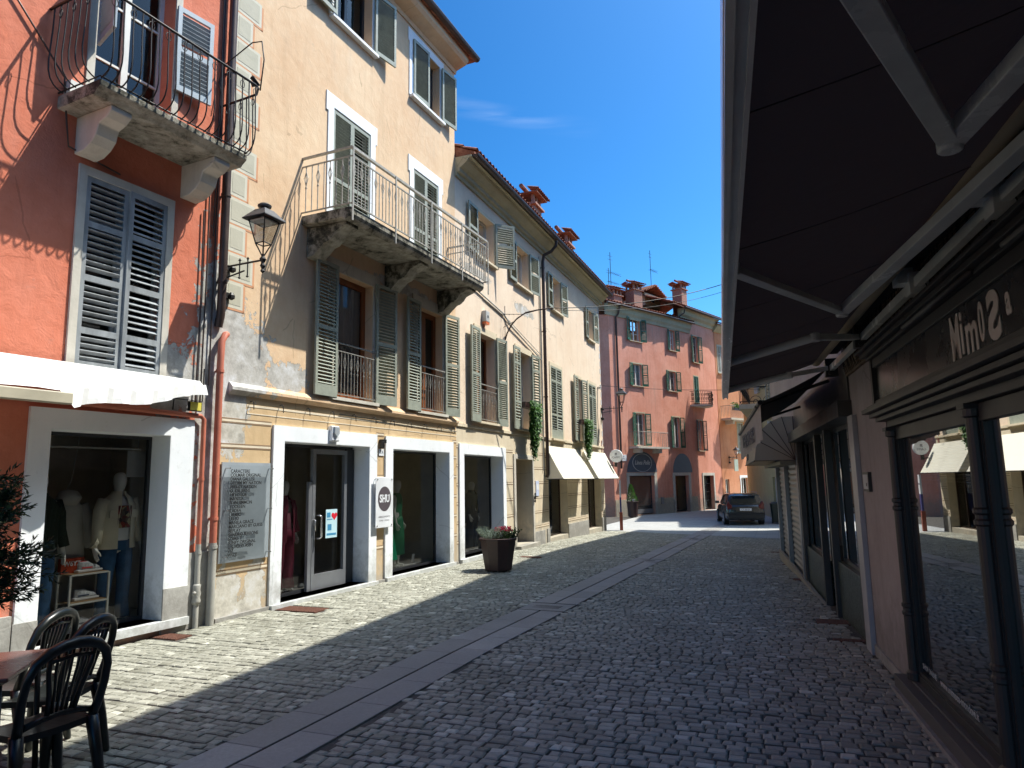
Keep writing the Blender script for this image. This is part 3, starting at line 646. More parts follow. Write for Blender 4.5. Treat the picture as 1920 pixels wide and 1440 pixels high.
# ------------------------------------------------------------------ apricot house
b2 = F2.thing('apricot_house', 'tall apricot house with painted corner blocks and the long stone balcony', 'house', 0)
ops2 = [(.22, 2.34, .05, 2.35, .38), (3.06, 5.2, .06, 2.34, .35), (1.32, 2.42, 3.12, 5.24, .2), (3.93, 4.95, 3.12, 5.24, .2), (1.22, 2.28, 5.93, 8.1, .1), (3.78, 4.78, 5.93, 8.1, .1), (1.15, 2.3, 9.75, 11.0, .2), (3.72, 4.87, 9.65, 10.95, .2)]
m = F2.mb(); wallgrid(m, -.95, 5.56, -.1, 11.4, ops2, 2.93); m.build('front_wall', [B2W, B2G], b2); body(F2, b2, -.95, 5.56, -.1, 11.4, 7, B2W)
shopframe(F2, b2, 0.0, 2.56, .05, 2.57, .22, 2.34, 2.35, rev=.38); shopframe(F2, b2, 2.83, 5.37, .06, 2.56, 3.06, 5.2, 2.34, rev=.35)
sw = shopwin(F2, b2, .22, 2.34, .05, 2.35, .33, 1.7, wallmat=SHOPIN, fw_=.05)
m = F2.mb(); yy = -.31
m.box(1.13, 1.21, yy, yy+.05, .06, 1.75); m.box(1.215, 1.285, yy, yy+.055, .06, 2.28); m.box(2.02, 2.09, yy, yy+.055, .06, 2.28); m.box(1.285, 2.02, yy, yy+.055, .06, .30); m.box(1.285, 2.02, yy, yy+.055, 2.2, 2.28)
dr = m.build('door', ALU, b2); m = F2.mb(); m.tube([(1.31, yy+.06, 1.22), (1.31, yy+.13, 1.22), (1.33, yy+.15, 1.2), (1.33, yy+.15, .88), (1.31, yy+.13, .86), (1.31, yy+.06, .86)], .017, 8); m.tube([(1.25, yy+.06, 1.15), (1.25, yy+.09, 1.15), (1.25, yy+.09, .98)], .012, 6); m.build('handle', STEEL, dr, smooth=True)
m = F2.mb(); m.box(2.09, 2.3, yy, yy+.04, .06, 2.3); m.build('side_panel', ANTH, b2)
shopwin(F2, b2, 3.06, 5.2, .06, 2.34, .3, 1.6)
# first floor french windows with shutters, iron guards
def guard(F, par, x0, x1, z0, z1, out=.05):
    m = F.mb(); m.box(x0-.02, x1+.02, out, out+.025, z1-.012, z1+.012); m.box(x0, x1, out+.003, out+.022, z1-.14, z1-.125); m.box(x0-.02, x1+.02, out, out+.025, z0+.02, z0+.035)
    railbars(m, [(x0, out+.012), (x1, out+.012)], z0+.02, z1-.13, .085, .007, .2); m.build('window_guard', IRONL, par)
for (x0, x1, lw, cur) in ((1.32, 2.42, .55, True), (3.93, 4.95, .5, False)):
    w_ = window(F2, b2, x0, x1, 3.12, 5.24, .16, WOOD, 'single' if cur else 'double', cur, surround=.03, surw=.14, fw_=.10, leaves=[(x0, 3.1, lw, 2.2, -1, 179, SHG, (.5,), .09, .1), (x1+.03, 3.1, lw, 2.2, 1, 172, SHG, (.5,), .06, .1)])
    guard(F2, w_, x0+.02, x1-.02, 3.14, 4.02)
for (x0, x1) in ((1.22, 2.28), (3.78, 4.78)):
    w_ = window(F2, b2, x0, x1, 5.93, 8.1, .08, WFRAME, surround=.02, surw=.15, surmat=WHITE, sill=False, label='balcony door behind closed louvred shutters')
    h = (x1-x0)/2
    leaf(F2, w_, x0, 5.95, h, 2.13, -1, 0, SHG, (.42,), -.01, .0); leaf(F2, w_, x1, 5.95, h, 2.13, 1, 0, SHG, (.42,), -.01, .0)
w_ = window(F2, b2, 1.15, 2.3, 9.75, 11.0, .18, ANTH, surround=.02, surw=.12, surmat=WHITE, leaves=[(1.15, 9.75, .56, 1.28, -1, 178, SHG, (), .09), (2.32, 9.75, .56, 1.28, 1, 170, SHG, (), .06)])
w_ = window(F2, b2, 3.72, 4.87, 9.65, 10.95, .18, ANTH, surround=.02, surw=.12, surmat=WHITE, leaves=[(3.73, 9.67, .56, 1.27, -1, 4, SHG, (), .04), (4.89, 9.67, .52, 1.27, 1, 172, SHG, (), .06)])
# painted corner blocks
m = F2.mb(); m2 = F2.mb(); m3 = F2.mb(); z = 4.1; k = 0
while z < 11.1:
    wd = .46 if k % 2 else .30; h = .385
    m.box(-.95, -.95+wd, .001, .004, z+.012, z+h); m2.box(-.92, -.95+wd-.045, .0045, .007, z+.06, z+h-.045); m3.box(-.95+wd, -.95+wd+.035, .001, .0035, z-.02, z+h-.03); m3.box(-.95, -.95+wd+.035, .001, .0035, z-.02, z+.01)
    z += h+.012; k += 1
q_ = m.build('corner_blocks', QEDGE, b2); m2.build('block_faces', QUOIN, q_); m3.build('block_outline', QSH, q_)
# painted bands on the ground floors
def bands(F, b, segs, zs):
    m = F.mb(); m2 = F.mb()
    for (a, c) in segs:
        for z in zs:
            m.box(a, c, .001, .004, z, z+.013); m.box(a, c, .001, .004, z-.055, z-.042); m2.box(a, c, .001, .0035, z-.036, z-.006)
    o = m.build('painted_bands', BAND, b); m2.build('band_fill', BANDL, o)
bands(F2, b2, [(-.93, -.02), (2.58, 2.81), (5.38, 5.55)], (.62, 1.03, 1.44, 1.85, 2.26, 2.6))
m = F2.mb(); m.extrude([(.001, 3.1), (.02, 3.09), (.075, 3.03), (.075, 2.99), (.02, 2.94), (.001, 2.93)], lambda o, z: (-.84, o, z), lambda o, z: (5.555, o, z)); m.build('string_course', B2W, b2)
m = F2.mb(); m.box(-.5, 5.555, .001, .005, 2.79, 2.82); m.box(-.5, 5.555, .001, .0052, 2.69, 2.705); m.build('ledge_lines', BANDL, b2)
m = F2.mb()
for i in range(11):
    x = -.45+i*.58; m.tube([(x, .005, 2.86), (x+.0, .055, 2.87), (x, .075, 2.84), (x, .08, 2.75)], .0065, 5)
m.tube([(1.5, .02, 2.85), (5.55, .02, 2.8)], .006, 4); m.build('cable_hooks', IRON, b2)
m = F2.mb(); m.box(-.95, 5.56, .001, .05, -.05, .045); m.build('plinth', STONE, b2)
# long balcony
m = F2.mb(); x0, x1, D = .5, 5.12, .93
poly = [(-.1, 5.76), (.3, 5.74), (D-.16, 5.745), (D-.1, 5.70), (D-.03, 5.74), (D, 5.80), (D, 5.9), (-.1, 5.9)]
m.extrude(poly, lambda o, z: (x0, o, z), lambda o, z: (x1, o, z)); bal = m.build('balcony', DARKSTONE, b2, bevel=.015)
for xb in (.62, 2.78, 4.72):
    m = F2.mb(); pr_ = [(0, 5.25), (.14, 5.27), (.22, 5.34), (.34, 5.44), (.42, 5.46), (.5, 5.52), (.56, 5.6), (.66, 5.64), (.78, 5.68), (.78, 5.737), (0, 5.737)]
    m.extrude(pr_, lambda o, z: (xb, o, z), lambda o, z: (xb+.3, o, z)); m.build('bracket', DARKSTONE, bal, bevel=.015)
m = F2.mb(); zt = 6.84; oo = .955
m.box(.47, 5.24, oo-.025, oo+.022, zt-.022, zt+.018); m.box(.47, .51, 0, oo-.026, zt-.014, zt+.016); m.box(5.2, 5.24, 0, oo-.026, zt-.014, zt+.016)
m.box(.49, 5.22, oo-.01, oo+.01, 6.69, 6.71); m.box(.49, 5.22, oo-.01, oo+.01, 5.93, 5.95)
for x in (.49, 5.22):
    m.box(x-.009, x+.009, 0, oo-.011, 6.69, 6.71); m.box(x-.009, x+.009, 0, oo-.011, 5.93, 5.95)
for x in (.475, 1.65, 2.83, 4.02, 5.2): m.box(x, x+.03, oo+.0205, oo+.035, 5.66, zt)
railbars(m, [(.5, oo), (5.2, oo)], 5.94, 6.7, .095, .0085, .22); railbars(m, [(.49, .02), (.49, oo)], 5.94, 6.7, .11, .0085, .22); railbars(m, [(5.22, .02), (5.22, oo)], 5.94, 6.7, .11, .0085, .22)
m.build('railing', IRONG, bal)
cornice(F2, b2, -.95, 5.6, 11.55, [(-.02, 11.2), (.03, 11.2), (.05, 11.28), (.30, 11.36), (.36, 11.42)], B2W)
roof(F2, b2, -.95, 5.85, 11.6, .42, near=False); gutter(F2, b2, -.95, 5.85, .47, 11.6)

# ------------------------------------------------------------------ cream house
b3 = F3.thing('cream_house', 'long cream house with grey green shutters and two cream shop awnings', 'house')
ops3 = [(.32, 2.6, .07, 2.33, .35), (3.5, 4.8, .05, 2.3, .5), (6.25, 8.15, .02, 2.1, .3), (10.65, 12.55, -.05, 2.1, .3),
        (1.1, 2.2, 3.12, 5.25, .25), (3.77, 4.8, 3.12, 5.25, .25), (6.67, 7.83, 3.0, 5.28, .1), (9.44, 10.12, 3.05, 5.27, .25), (11.17, 12.2, 2.98, 5.28, .1),
        (1.15, 2.25, 7.15, 8.3, .2), (3.77, 4.85, 7.15, 8.28, .2), (6.98, 7.9, 7.15, 8.25, .2), (11.3, 12.1, 7.0, 8.15, .2)]
m = F3.mb(); wallgrid(m, 0, 13.15, -.7, 9.0, ops3, 2.93); m.build('front_wall', [B3W, B3G], b3); body(F3, b3, 0.001, 13.15, -.7, 9.0, 7, B3W)
shopframe(F3, b3, .09, 2.79, .07, 2.55, .32, 2.6, 2.33, rev=.35); shopwin(F3, b3, .32, 2.6, .07, 2.33, .3, 1.5)
m = F3.mb(); t = .03
m.box(3.36, 3.5, .001, t, .0, 2.42); m.box(4.8, 4.92, .001, t, .0, 2.42); m.box(3.5, 4.8, .001, t, 2.3, 2.42); m.box(3.4, 4.9, .001, .18, -.1, .045)
sdoor = m.build('doorway', WSTONE, b3); m = F3.mb(); m.box(3.5, 3.56, -.5, -.04, .05, 2.3); m.box(3.58, 4.78, -.56, -.5, .05, 2.28); m.build('door', basic('near_black_painted_door', (.02, .017, .015), .4), sdoor)
for (a, c, z0) in ((6.25, 8.15, .02), (10.65, 12.55, -.05)):
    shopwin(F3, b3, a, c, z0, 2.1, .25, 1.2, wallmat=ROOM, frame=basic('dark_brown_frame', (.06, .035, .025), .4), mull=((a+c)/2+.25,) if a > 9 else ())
for q in ((6.0, 6.24, .001, .025, -.3, .32), (8.16, 10.6, .001, .025, -.35, .32), (12.56, 13.15, .001, .025, -.4, .3), (2.8, 3.35, .001, .02, -.1, .1), (4.93, 5.8, .001, .02, -.2, .3)): m = F3.mb(); m.box(*q); m.build('plinth', STONE, b3)
bands(F3, b3, [(.0, .08), (2.8, 3.35), (4.93, 6.2), (8.2, 10.6), (12.6, 13.12)], (.45, .86, 1.27, 1.68, 2.09, 2.5))
m = F3.mb(); m.box(0.01, 13.15, .001, .03, 2.93, 3.0); m.build('string_course', B3G, b3)
def fl1(x0, x1, lw, frame, group=None, gd=False, rails=(.5,), lower=.1, pitch=.05):
    w_ = window(F3, b3, x0, x1, 3.12, 5.25, .22, frame, 'double', False, surround=.025, surw=.11, surmat=B3G, leaves=[(x0, 3.08, lw, 2.22, -1, 179, SHG, rails, .1, lower, pitch), (x1+.03, 3.08, lw, 2.22, 1, 173, SHG, rails, .06, lower, pitch)])
    if gd: guard(F3, w_, x0+.02, x1-.02, 3.14, 4.0)
fl1(1.1, 2.2, .52, WOOD, gd=True); fl1(3.77, 4.8, .5, WFRAME, rails=(.33, .8), lower=.15, pitch=.08)
w_ = window(F3, b3, 6.67, 7.83, 3.0, 5.28, .1, WFRAME, surround=.02, surw=.1, surmat=B3G); leaf(F3, w_, 6.67, 3.0, .58, 2.28, -1, 0, SHG, (.33, .8), .0, .2, .08); leaf(F3, w_, 7.83, 3.0, .58, 2.28, 1, 0, SHG, (.33, .8), .0, .2, .08)
w_ = window(F3, b3, 9.44, 10.12, 3.05, 5.27, .22, WFRAME, surround=.02, surw=.1, surmat=B3G, leaves=[(9.44, 3.05, .5, 2.22, -1, 179, SHG, (.33, .8), .1, .15, .08), (10.14, 3.05, .5, 2.22, 1, 173, SHG, (.33, .8), .05, .15, .08)])
w_ = window(F3, b3, 11.17, 12.2, 2.98, 5.28, .1, WFRAME, surround=.02, surw=.1, surmat=B3G); leaf(F3, w_, 11.17, 2.98, .51, 2.3, -1, 0, SHG, (.33, .8), .0, .2, .08); leaf(F3, w_, 12.2, 2.98, .51, 2.3, 1, 0, SHG, (.33, .8), .0, .2, .08)
for (x0, x1, z0, z1, la, ra) in ((1.15, 2.25, 7.15, 8.3, 178, 138), (3.77, 4.85, 7.15, 8.28, 178, 170), (6.98, 7.9, 7.15, 8.25, 178, 170), (11.3, 12.1, 7.0, 8.15, 176, 168)):
    lw = (x1-x0)/2
    window(F3, b3, x0, x1, z0, z1, .2, WFRAME, surround=.02, surw=.08, surmat=B3G, leaves=[(x0, z0, lw, z1-z0+.02, -1, la, SHG, (.5,), .05), (x1+.02, z0, lw, z1-z0+.02, 1, ra, SHG, (.5,), .05)])
CORN = plaster('ochre_cornice', (.40, .35, .23), (.50, .45, .31), bump=.2)
cornice(F3, b3, 0, 13.3, 9.12, [(-.02, 8.68), (.05, 8.68), (.06, 8.76), (.12, 8.78), (.13, 8.86), (.2, 8.90), (.32, 9.0), (.36, 9.06), (.42, 9.08)], CORN)
roof(F3, b3, 0.05, 13.45, 9.2, .48, .42, 6.5); gutter(F3, b3, 0.05, 13.4, .5, 9.14)
pipe(F3, b3, [(6.1, .5, 9.05), (6.1, .48, 8.9), (6.05, .35, 8.72), (5.98, .12, 8.6), (5.95, .09, 8.4), (5.95, .09, 5), (5.95, .09, 1.9), (5.97, .05, 1.82)], .05, COPPERP, (8.2, 6.2, 4.2, 2.4))
m = F3.mb(); m.tube([(5.75, .03, 8.5), (5.75, .03, 2)], .02, 6); m.tube([(.4, .03, 6.35), (2.8, .03, 6.05), (3.2, .05, 5.85), (5.75, .03, 5.3)], .02, 5); m.tube([(1.5, .02, 6.15), (3.0, .03, 5.98), (5.7, .03, 5.45)], .012, 5); m.tube([(12.4, .03, 3.1), (12.35, .03, 4.2), (12.5, .03, 5.3), (13.1, .03, 5.4)], .015, 5); m.build('wall_cable', GREYPIPE, b3)
m = F3.mb()
for k in range(18):
    wd = .16 if k % 2 else .1; m.box(13.15-wd, 13.15, .001, .006, 3.1+k*.31, 3.1+k*.31+.2)
m.build('corner_blocks', basic('pale_grey_corner_paint', (.5, .48, .46), .9), b3)
# chimneys
def chimney(F, b, x, o, z0, z1, w=.55, name='chimney'):
    m = F.mb(); m.box(x-w/2, x+w/2, o-w/2, o+w/2, z0, z1-.32)
    for (a, c) in ((-1, -1), (1, -1), (-1, 1), (1, 1), (0, -1), (0, 1)): m.box(x+a*w*.42-.05, x+a*w*.42+.05, o+c*w*.42-.05, o+c*w*.42+.05, z1-.319, z1)
    m.box(x-w*.62, x+w*.62, o-w*.62, o+w*.62, z1-.4, z1-.33)
    c_ = m.build(name, BRICK, b); m = F.mb(); hw = w*.8
    m.box(x-hw*.9, x+hw*.9, o-hw*.9, o+hw*.9, z1+.001, z1+.04); tiles(m, x-hw, x+hw, o+hw, z1+.04, o, z1+.26, .17, .075); tiles(m, x-hw, x+hw, o-hw, z1+.04, o, z1+.26, .17, .075)
    m.tube([(x-hw, o, z1+.28), (x+hw, o, z1+.28)], .08, 8); m.build('chimney_cap', TILE, c_)
chimney(F3, b3, 9.1, -1.5, 9.8, 11.9, .8); chimney(F3, b3, 14.4-.9, -1.6, 9.8, 11.9, .8)
m = F3.mb(); m.lathe((6.9, -1.5, 9.9), [(.1, 0), (.1, 1.3), (.16, 1.32), (.16, 1.38), (.09, 1.4), (.15, 1.55), (.17, 1.6), (.05, 1.66)], 10); m.build('flue_pot', TILE, b3, smooth=True)
# ------------------------------------------------------------------ far side of the square: salmon house with two fronts
def pick(lw, x0, x1, z0, z1, la=165, ra=165, mat=SHGR, rails=(.5,), pitch=.09): return [(x0, z0, lw, z1-z0, -1, la, mat, rails, .05, .05, pitch), (x1+.02, z0, lw, z1-z0, 1, ra, mat, rails, .05, .05, pitch)]
PA, PB, PC, PD = (6.6, 43.9), (10.2, 47.1), (13.1, 49.9), (15.8, 52.9)
FA = facbetween(PA, PB); FB = facbetween(PB, PC).under(FA); FC = facbetween(PC, PD); FD = facbetween((15.85, 52.95), (22.9, 58.8))
FA.M = Matrix.Diagonal((1.205, 1, 1, 1)); FB.M = FB.M @ Matrix.Diagonal((1.237, 1, 1, 1))
PLB = plaster('beige_plinth_plaster', (.46, .38, .26), (.56, .48, .34), bump=.3)
sp = FA.thing('salmon_house', 'salmon pink house with dark green shutters and two arched shop fronts, facing down the street', 'house')
wa, wb_ = 4.0, 3.26
opsA = [(1.45, 2.35, 10.87, 12.42, .25), (1.52, 2.35, 7.86, 9.33, .25), (1.6, 2.42, 3.89, 6.03, .25), (.86, 3.04, -.56, 1.94, .3)]
m = FA.mb(); wallgrid(m, -.35, wa, -.8, 12.3, opsA); m.box(-.35, wa, -.35, -.34, 0, 12.3)
m.mi = 0; m.build('front_wall', PINKW, sp)
opsB = [(1.1, 1.72, 10.72, 12.2, .25), (.8, 1.6, 7.8, 9.2, .25), (1.05, 1.75, 3.84, 5.97, .25), (.98, 2.39, -.56, 1.92, .3)]
m = FB.mb(); wallgrid(m, 0, wb_, -.8, 12.3, opsB); m.build('front_wall', PINKW, sp)
m = FA.mb(); m.quad((-.35, 0, -.8), (-1.7, -1.3, -.8), (-1.7, -1.3, 12.3), (-.35, 0, 12.3)); m.quad((-1.7, -1.3, -.8), (-3, -9, -.8), (-3, -9, 12.3), (-1.7, -1.3, 12.3)); m.quad((-3, -9, -.8), (8, -9, -.8), (8, -9, 12.3), (-3, -9, 12.3)); m.quad((-1.7, -1.3, 12.3), (8, -1.3, 12.3), (8, -9, 12.3), (-1.7, -9, 12.3)); m.build('side_wall', PINKW, sp)
for F, (x0, x1, z0, z1), lw in ((FA, (1.45, 2.35, 10.87, 12.42), .48), (FA, (1.52, 2.35, 7.86, 9.33), .46), (FA, (1.6, 2.42, 3.89, 6.03), .45), (FB, (1.1, 1.72, 10.72, 12.2), .35), (FB, (.8, 1.6, 7.8, 9.2), .42), (FB, (1.05, 1.75, 3.84, 5.97), .4)):
    window(F, sp, x0, x1, z0, z1, .15, WFRAME, 'double', z0 < 8, surround=.02, surw=.08, surmat=PLB, bars=2, leaves=pick(lw, x0, x1, z0, z1))
m = FA.mb()
BLUEG = basic('slate_blue_painted_board', (.10, .13, .165), .55)
def tymp(F, x0, x1, z0, zt, name='arched_board', seg=20):
    m = F.mb(); cx = (x0+x1)/2; rx = (x1-x0)/2; poly = [(cx-rx*cos(pi*k/seg), z0+(zt-z0)*sin(pi*k/seg)) for k in range(seg+1)]
    m.extrude(poly, lambda x, z: (x, .04, z), lambda x, z: (x, .012, z)); return m.build(name, BLUEG, sp)
ty = tymp(FA, .72, 3.3, 2.17, 3.5)
m = FA.mb(); cx, cz = 2.0, 2.78; m.tube([(cx+.82*cos(t), .05, cz+.58*sin(t)) for t in [k*2*pi/28 for k in range(28)]], .016, 4, closed=True); m.build('oval_line', WFRAME, ty)
textmesh('lettering', 'Linea Pelle', .40, WFRAME, ty, FA.tm(cx*1.205, .048, cz), .004, .004, shear=.35, sx=.92)
tymp(FB, .85, 2.78, 2.13, 3.45)
for F, (a, c, d, e, f) in ((FA, (.66, .86, 3.04, 3.26, 1.94)), (FB, (.78, .98, 2.39, 2.6, 1.92))):
    m = F.mb(); m.box(a, c, .001, .05, -.58, f+.2); m.box(d, e, .001, .05, -.58, f+.2); m.box(c, d, .001, .05, f, f+.2); m.build('shop_surround', WSTONE, sp)
# lattice roller grille and the second shop window
g_ = shopwin(FA, sp, .86, 3.04, -.5, 1.94, .25, 1.2, wallmat=ROOM, frame=ANTH)
m = FA.mb()
for k in range(22): m.box(.92, 2.98, -.2, -.19, -.2+k*.095, -.19+k*.095)
for k in range(15):
    for j in range(22):
        x = .95+k*.145+(.07 if j % 2 else 0); m.box(x, x+.01, -.2, -.19, -.19+j*.095, -.2+(j+1)*.095)
m.box(.88, 3.02, -.2, -.17, -.5, -.22); m.build('roller_grille', ALU, g_)
shopwin(FB, sp, .98, 2.39, -.5, 1.92, .25, 1.2, wallmat=SHOPIN, frame=ANTH)
for F, q in ((FA, (3.27, wa, .001, .02, -.6, .45)), (FA, (-.3, .65, .001, .02, -.6, .45)), (FB, (0, .77, .001, .02, -.6, .45)), (FB, (2.61, wb_, .001, .02, -.6, .45))): m = F.mb(); m.box(*q); m.build('plinth', PLB, sp)
m = FA.mb(); m.box(3.55, 3.8, .021, .06, .05, .5); m.build('meter_box', ALU, sp)
m = FA.mb(); D = .75; m.box(1.0, 3.75, -.01, D, 3.68, 3.8); bal = m.build('balcony', WSTONE, sp); 
for q in (1.3, 3.0): m = FA.mb(); m.box(q, q+.2, 0, .6, 3.4, 3.679); m.build('bracket', WSTONE, bal)
m = FA.mb(); m.tube([(1.03, 0, 4.75), (1.03, D-.03, 4.75), (3.72, D-.03, 4.75), (3.72, 0, 4.75)], .016, 4); railbars(m, [(1.03, 0), (1.03, D-.03), (3.72, D-.03), (3.72, 0)], 3.8, 4.75, .13, .009); m.build('railing', IRONL, bal)
cornice(FA, sp, -.6, wa+.2, 13.0, [(-.02, 12.28), (.06, 12.28), (.1, 12.45), (.2, 12.6), (.26, 12.9), (.33, 12.95)], CORN)
def corn2(F, x0, x1):
    m = F.mb(); prof = [(-.02, 12.275), (.062, 12.275), (.102, 12.445), (.202, 12.595), (.262, 12.895), (.332, 12.945)]; poly = prof+[(.332, 13.003), (-.02, 13.003)]
    m.extrude(poly, lambda o, z: (x0, o, z), lambda o, z: (x1, o, z)); m.build('cornice', CORN, sp)
corn2(FB, -.1, wb_)
def roof2(F, x0, x1, ze, over, depth, pitch=.4):
    m = F.mb(); zr = ze+pitch*(depth+over); m.quad((x0, over, ze), (x1, over, ze), (x1, -depth, zr), (x0, -depth, zr)); m.quad((x0, over, ze-.06), (x1, over, ze-.06), (x1, over, ze), (x0, over, ze)); m.quad((x0, -depth, zr), (x1, -depth, zr), (x1, -depth*2, ze), (x0, -depth*2, ze))
    tiles(m, x0, x1, over+.05, ze, -depth, zr, .24, .095); return m
roof2(FA, -.8, wa+.1, 13.03, .4, 3.2).build('roof', TILE, sp, fix=False); roof2(FB, 0, wb_+.1, 13.04, .4, 3.0).build('roof', TILE, sp, fix=False)
for F, x0, x1 in ((FA, -.8, wa+.1), (FB, -.05, wb_+.1)):
    m = F.mb(); m.tube([(x0, .44, 12.98), (x1, .44, 12.98)], .07, 7); m.build('gutter', COPPERP, sp)
pipe(FA, sp, [(.25, .42, 12.95), (.25, .25, 12.4), (.2, .09, 12.2), (.2, .09, 2.4)], .06, COPPERP)
chimney(FA, sp, 1.2, -1.0, 13.2, 14.4, .7); chimney(FA, sp, 2.9, -.9, 13.2, 15.1, .75)
# dormers
def dormer(F, b, x, o, z0, w, h, mat):
    m = F.mb(); m.box(x-w/2, x+w/2, o-2, o, z0, z0+h); d_ = m.build('dormer', mat, b)
    m = F.mb(); m.box(x-.22, x+.22, o+.002, o+.03, z0+.3, z0+.8); m.build('window', WFRAME, d_); m = F.mb(); m.box(x-.17, x+.17, o+.031, o+.036, z0+.35, z0+.75); m.build('pane', basic('dark_blue_pane', (.05, .12, .22), .1), d_)
    m = F.mb()
    for s_ in (-1, 1):
        m.quad((x, o+.35, z0+h+w*.3), (x+s_*w*.7, o+.35, z0+h-.03), (x+s_*w*.7, o-2.2, z0+h-.03), (x, o-2.2, z0+h+w*.3))
        n = 7
        for k in range(n):
            t = (k+.5)/n; m.tube([(x+s_*w*.7*t, o+.37, z0+h+w*.3-(w*.3+.03)*t+.04), (x+s_*w*.7*t, o-2.2, z0+h+w*.3-(w*.3+.03)*t+.04)], .075, 6)
    m.build('dormer_roof', TILE, d_, fix=False)
dormer(FA, sp, .9+1.0, -1.7, 13.3, 1.7, 1.0, PLB)
# rose and orange houses stepping away to the right
rs = FC.thing('rose_house', 'tall rose pink house with an ornate curved iron balcony, right of the salmon house', 'house')
opsC = [(.45, 1.25, 10.2, 12.2, .25), (.35, 1.05, 7.2, 9.15, .25), (.55, 1.3, 3.7, 5.9, .25), (1.0, 2.6, -.56, 1.9, .3)]
L = (Vector(PD)-Vector(PC)).length
m = FC.mb(); wallgrid(m, .0, L, -.8, 13.2, opsC); m.quad((0, 0, 12.3), (-3.5, -2.2, 12.3), (-3.5, -2.2, 13.2), (0, 0, 13.2)); m.build('front_wall', PINKW, rs)
m = FC.mb(); m.quad((0, 0, -.8), (-4, -9, -.8), (-4, -9, 13.2), (0, 0, 13.2)); m.quad((L, 0, -.8), (L, -9, -.8), (L, -9, 13.2), (L, 0, 13.2)); m.quad((-4, -9, 13.2), (L, -9, 13.2), (L, 0, 13.2), (0, 0, 13.2)); m.build('side_wall', PINKW, rs)
for (x0, x1, z0, z1), lw, sh in (((.45, 1.25, 10.2, 12.2), .42, SHGR), ((.35, 1.05, 7.2, 9.15), .3, SHGR), ((.55, 1.3, 3.7, 5.9), .4, basic('dark_brown_shutter', (.03, .02, .015), .6))):
    window(FC, rs, x0, x1, z0, z1, .15, WFRAME, 'double', False, surround=.02, surw=.07, surmat=PLB, bars=2, leaves=pick(lw, x0, x1, z0, z1, mat=sh) if z0 != 7.2 else [(x0, z0, .35, z1-z0, -1, 0, SHGR, (.5,), .0, .05, .09), (x1, z0, .35, z1-z0, 1, 0, SHGR, (.5,), .0, .05, .09)])
m = FC.mb(); m.box(.85, 1.0, .001, .05, -.6, 2.1); m.box(2.6, 2.78, .001, .05, -.6, 2.1); m.box(1.0, 2.6, .001, .05, 1.9, 2.1); m.build('shop_surround', WSTONE, rs)
gw = shopwin(FC, rs, 1.0, 2.6, -.5, 1.9, .25, 1.2, wallmat=ROOM, frame=ANTH); m = FC.mb()
for k in range(1, 6): m.box(1.0+k*.266-.01, 1.0+k*.266+.01, -.22, -.2, -.5, 1.9)
for z in (.1, .7, 1.3): m.box(1.0, 2.6, -.219, -.205, z, z+.03)
m.build('window_bars', IRON, gw)
m = FC.mb(); n = 12; P_ = [(-.35+2.3*k/n, .25+.85*sin(pi*k/n)) for k in range(n+1)]
poly = [(x, o) for x, o in P_]+[(1.95, -.02), (-.35, -.02)]
m.extrude(poly, lambda x, o: (x, o, 6.86), lambda x, o: (x, o, 6.98)); bal = m.build('balcony', WSTONE, rs); m = FC.mb()
for z in (7.02, 7.2, 7.95): m.tube([(P_[0][0], 0, z)]+[(x, o, z) for x, o in P_]+[(P_[-1][0], 0, z)], .018, 4)
Q = [(P_[0][0], .12)]+P_
for (a, c) in zip(Q, Q[1:]):
    for t in (0, .5):
        x = a[0]+(c[0]-a[0])*t; o = a[1]+(c[1]-a[1])*t; m.tube([(x, o, 6.98), (x, o, 7.95)], .014, 4)
        m.tube([(x+.05*cos(q), o+.03, 7.4+.09*sin(q)) for q in [k*pi/3 for k in range(6)]], .012, 4, closed=True); m.tube([(x+.05*cos(q), o+.03, 7.7+.09*sin(q)) for q in [k*pi/3 for k in range(6)]], .012, 4, closed=True)
m.build('railing', IRON, bal)
cornice(FC, rs, -1.5, L+.1, 13.9, [(-.02, 13.15), (.08, 13.15), (.12, 13.35), (.3, 13.5), (.36, 13.75), (.5, 13.85)], CORN)
roof2(FC, -3.2, L+.2, 13.93, .6, 3.5).build('roof', TILE, rs, fix=False)
m = FC.mb(); m.tube([(-1.6, .66, 13.9), (L+.2, .66, 13.9)], .07, 7); m.tube([(-1.5, .6, 13.85), (-1.5, .5, 13.5), (-1.8, .2, 13.2), (-2.3, .1, 13.1)], .05, 6); m.build('gutter', COPPERP, rs)
chimney(FC, rs, 1.15, -1.2, 14.2, 16.4, .8)
dormer(FC, rs, -1.7, -1.9, 14.3, 2.2, .95, PLB)
orh = FD.thing('orange_house', 'orange plastered house with a plant filled balcony, at the narrow end of the street', 'house')
opsD = [(.3, 1.0, 9.8, 12.0, .2), (2.4, 3.2, 3.6, 6.0, .2), (2.5, 3.4, -.3, 1.7, .2), (.35, .9, -.6, 1.6, .2), (4.3, 5.4, -.6, 1.75, .3)]
m = FD.mb(); wallgrid(m, 0, 9.1, -.9, 13.0, opsD); m.build('front_wall', ORW, orh)
m = FD.mb(); m.quad((0, 0, -.8), (-1, -8, -.8), (-1, -8, 13), (0, 0, 13)); m.quad((9.1, 0, -.8), (9.1, -8, -.8), (9.1, -8, 13), (9.1, 0, 13)); m.quad((0, 0, 13), (9.1, 0, 13), (9.1, -8, 13), (-1, -8, 13)); m.build('side_wall', ORW, orh)
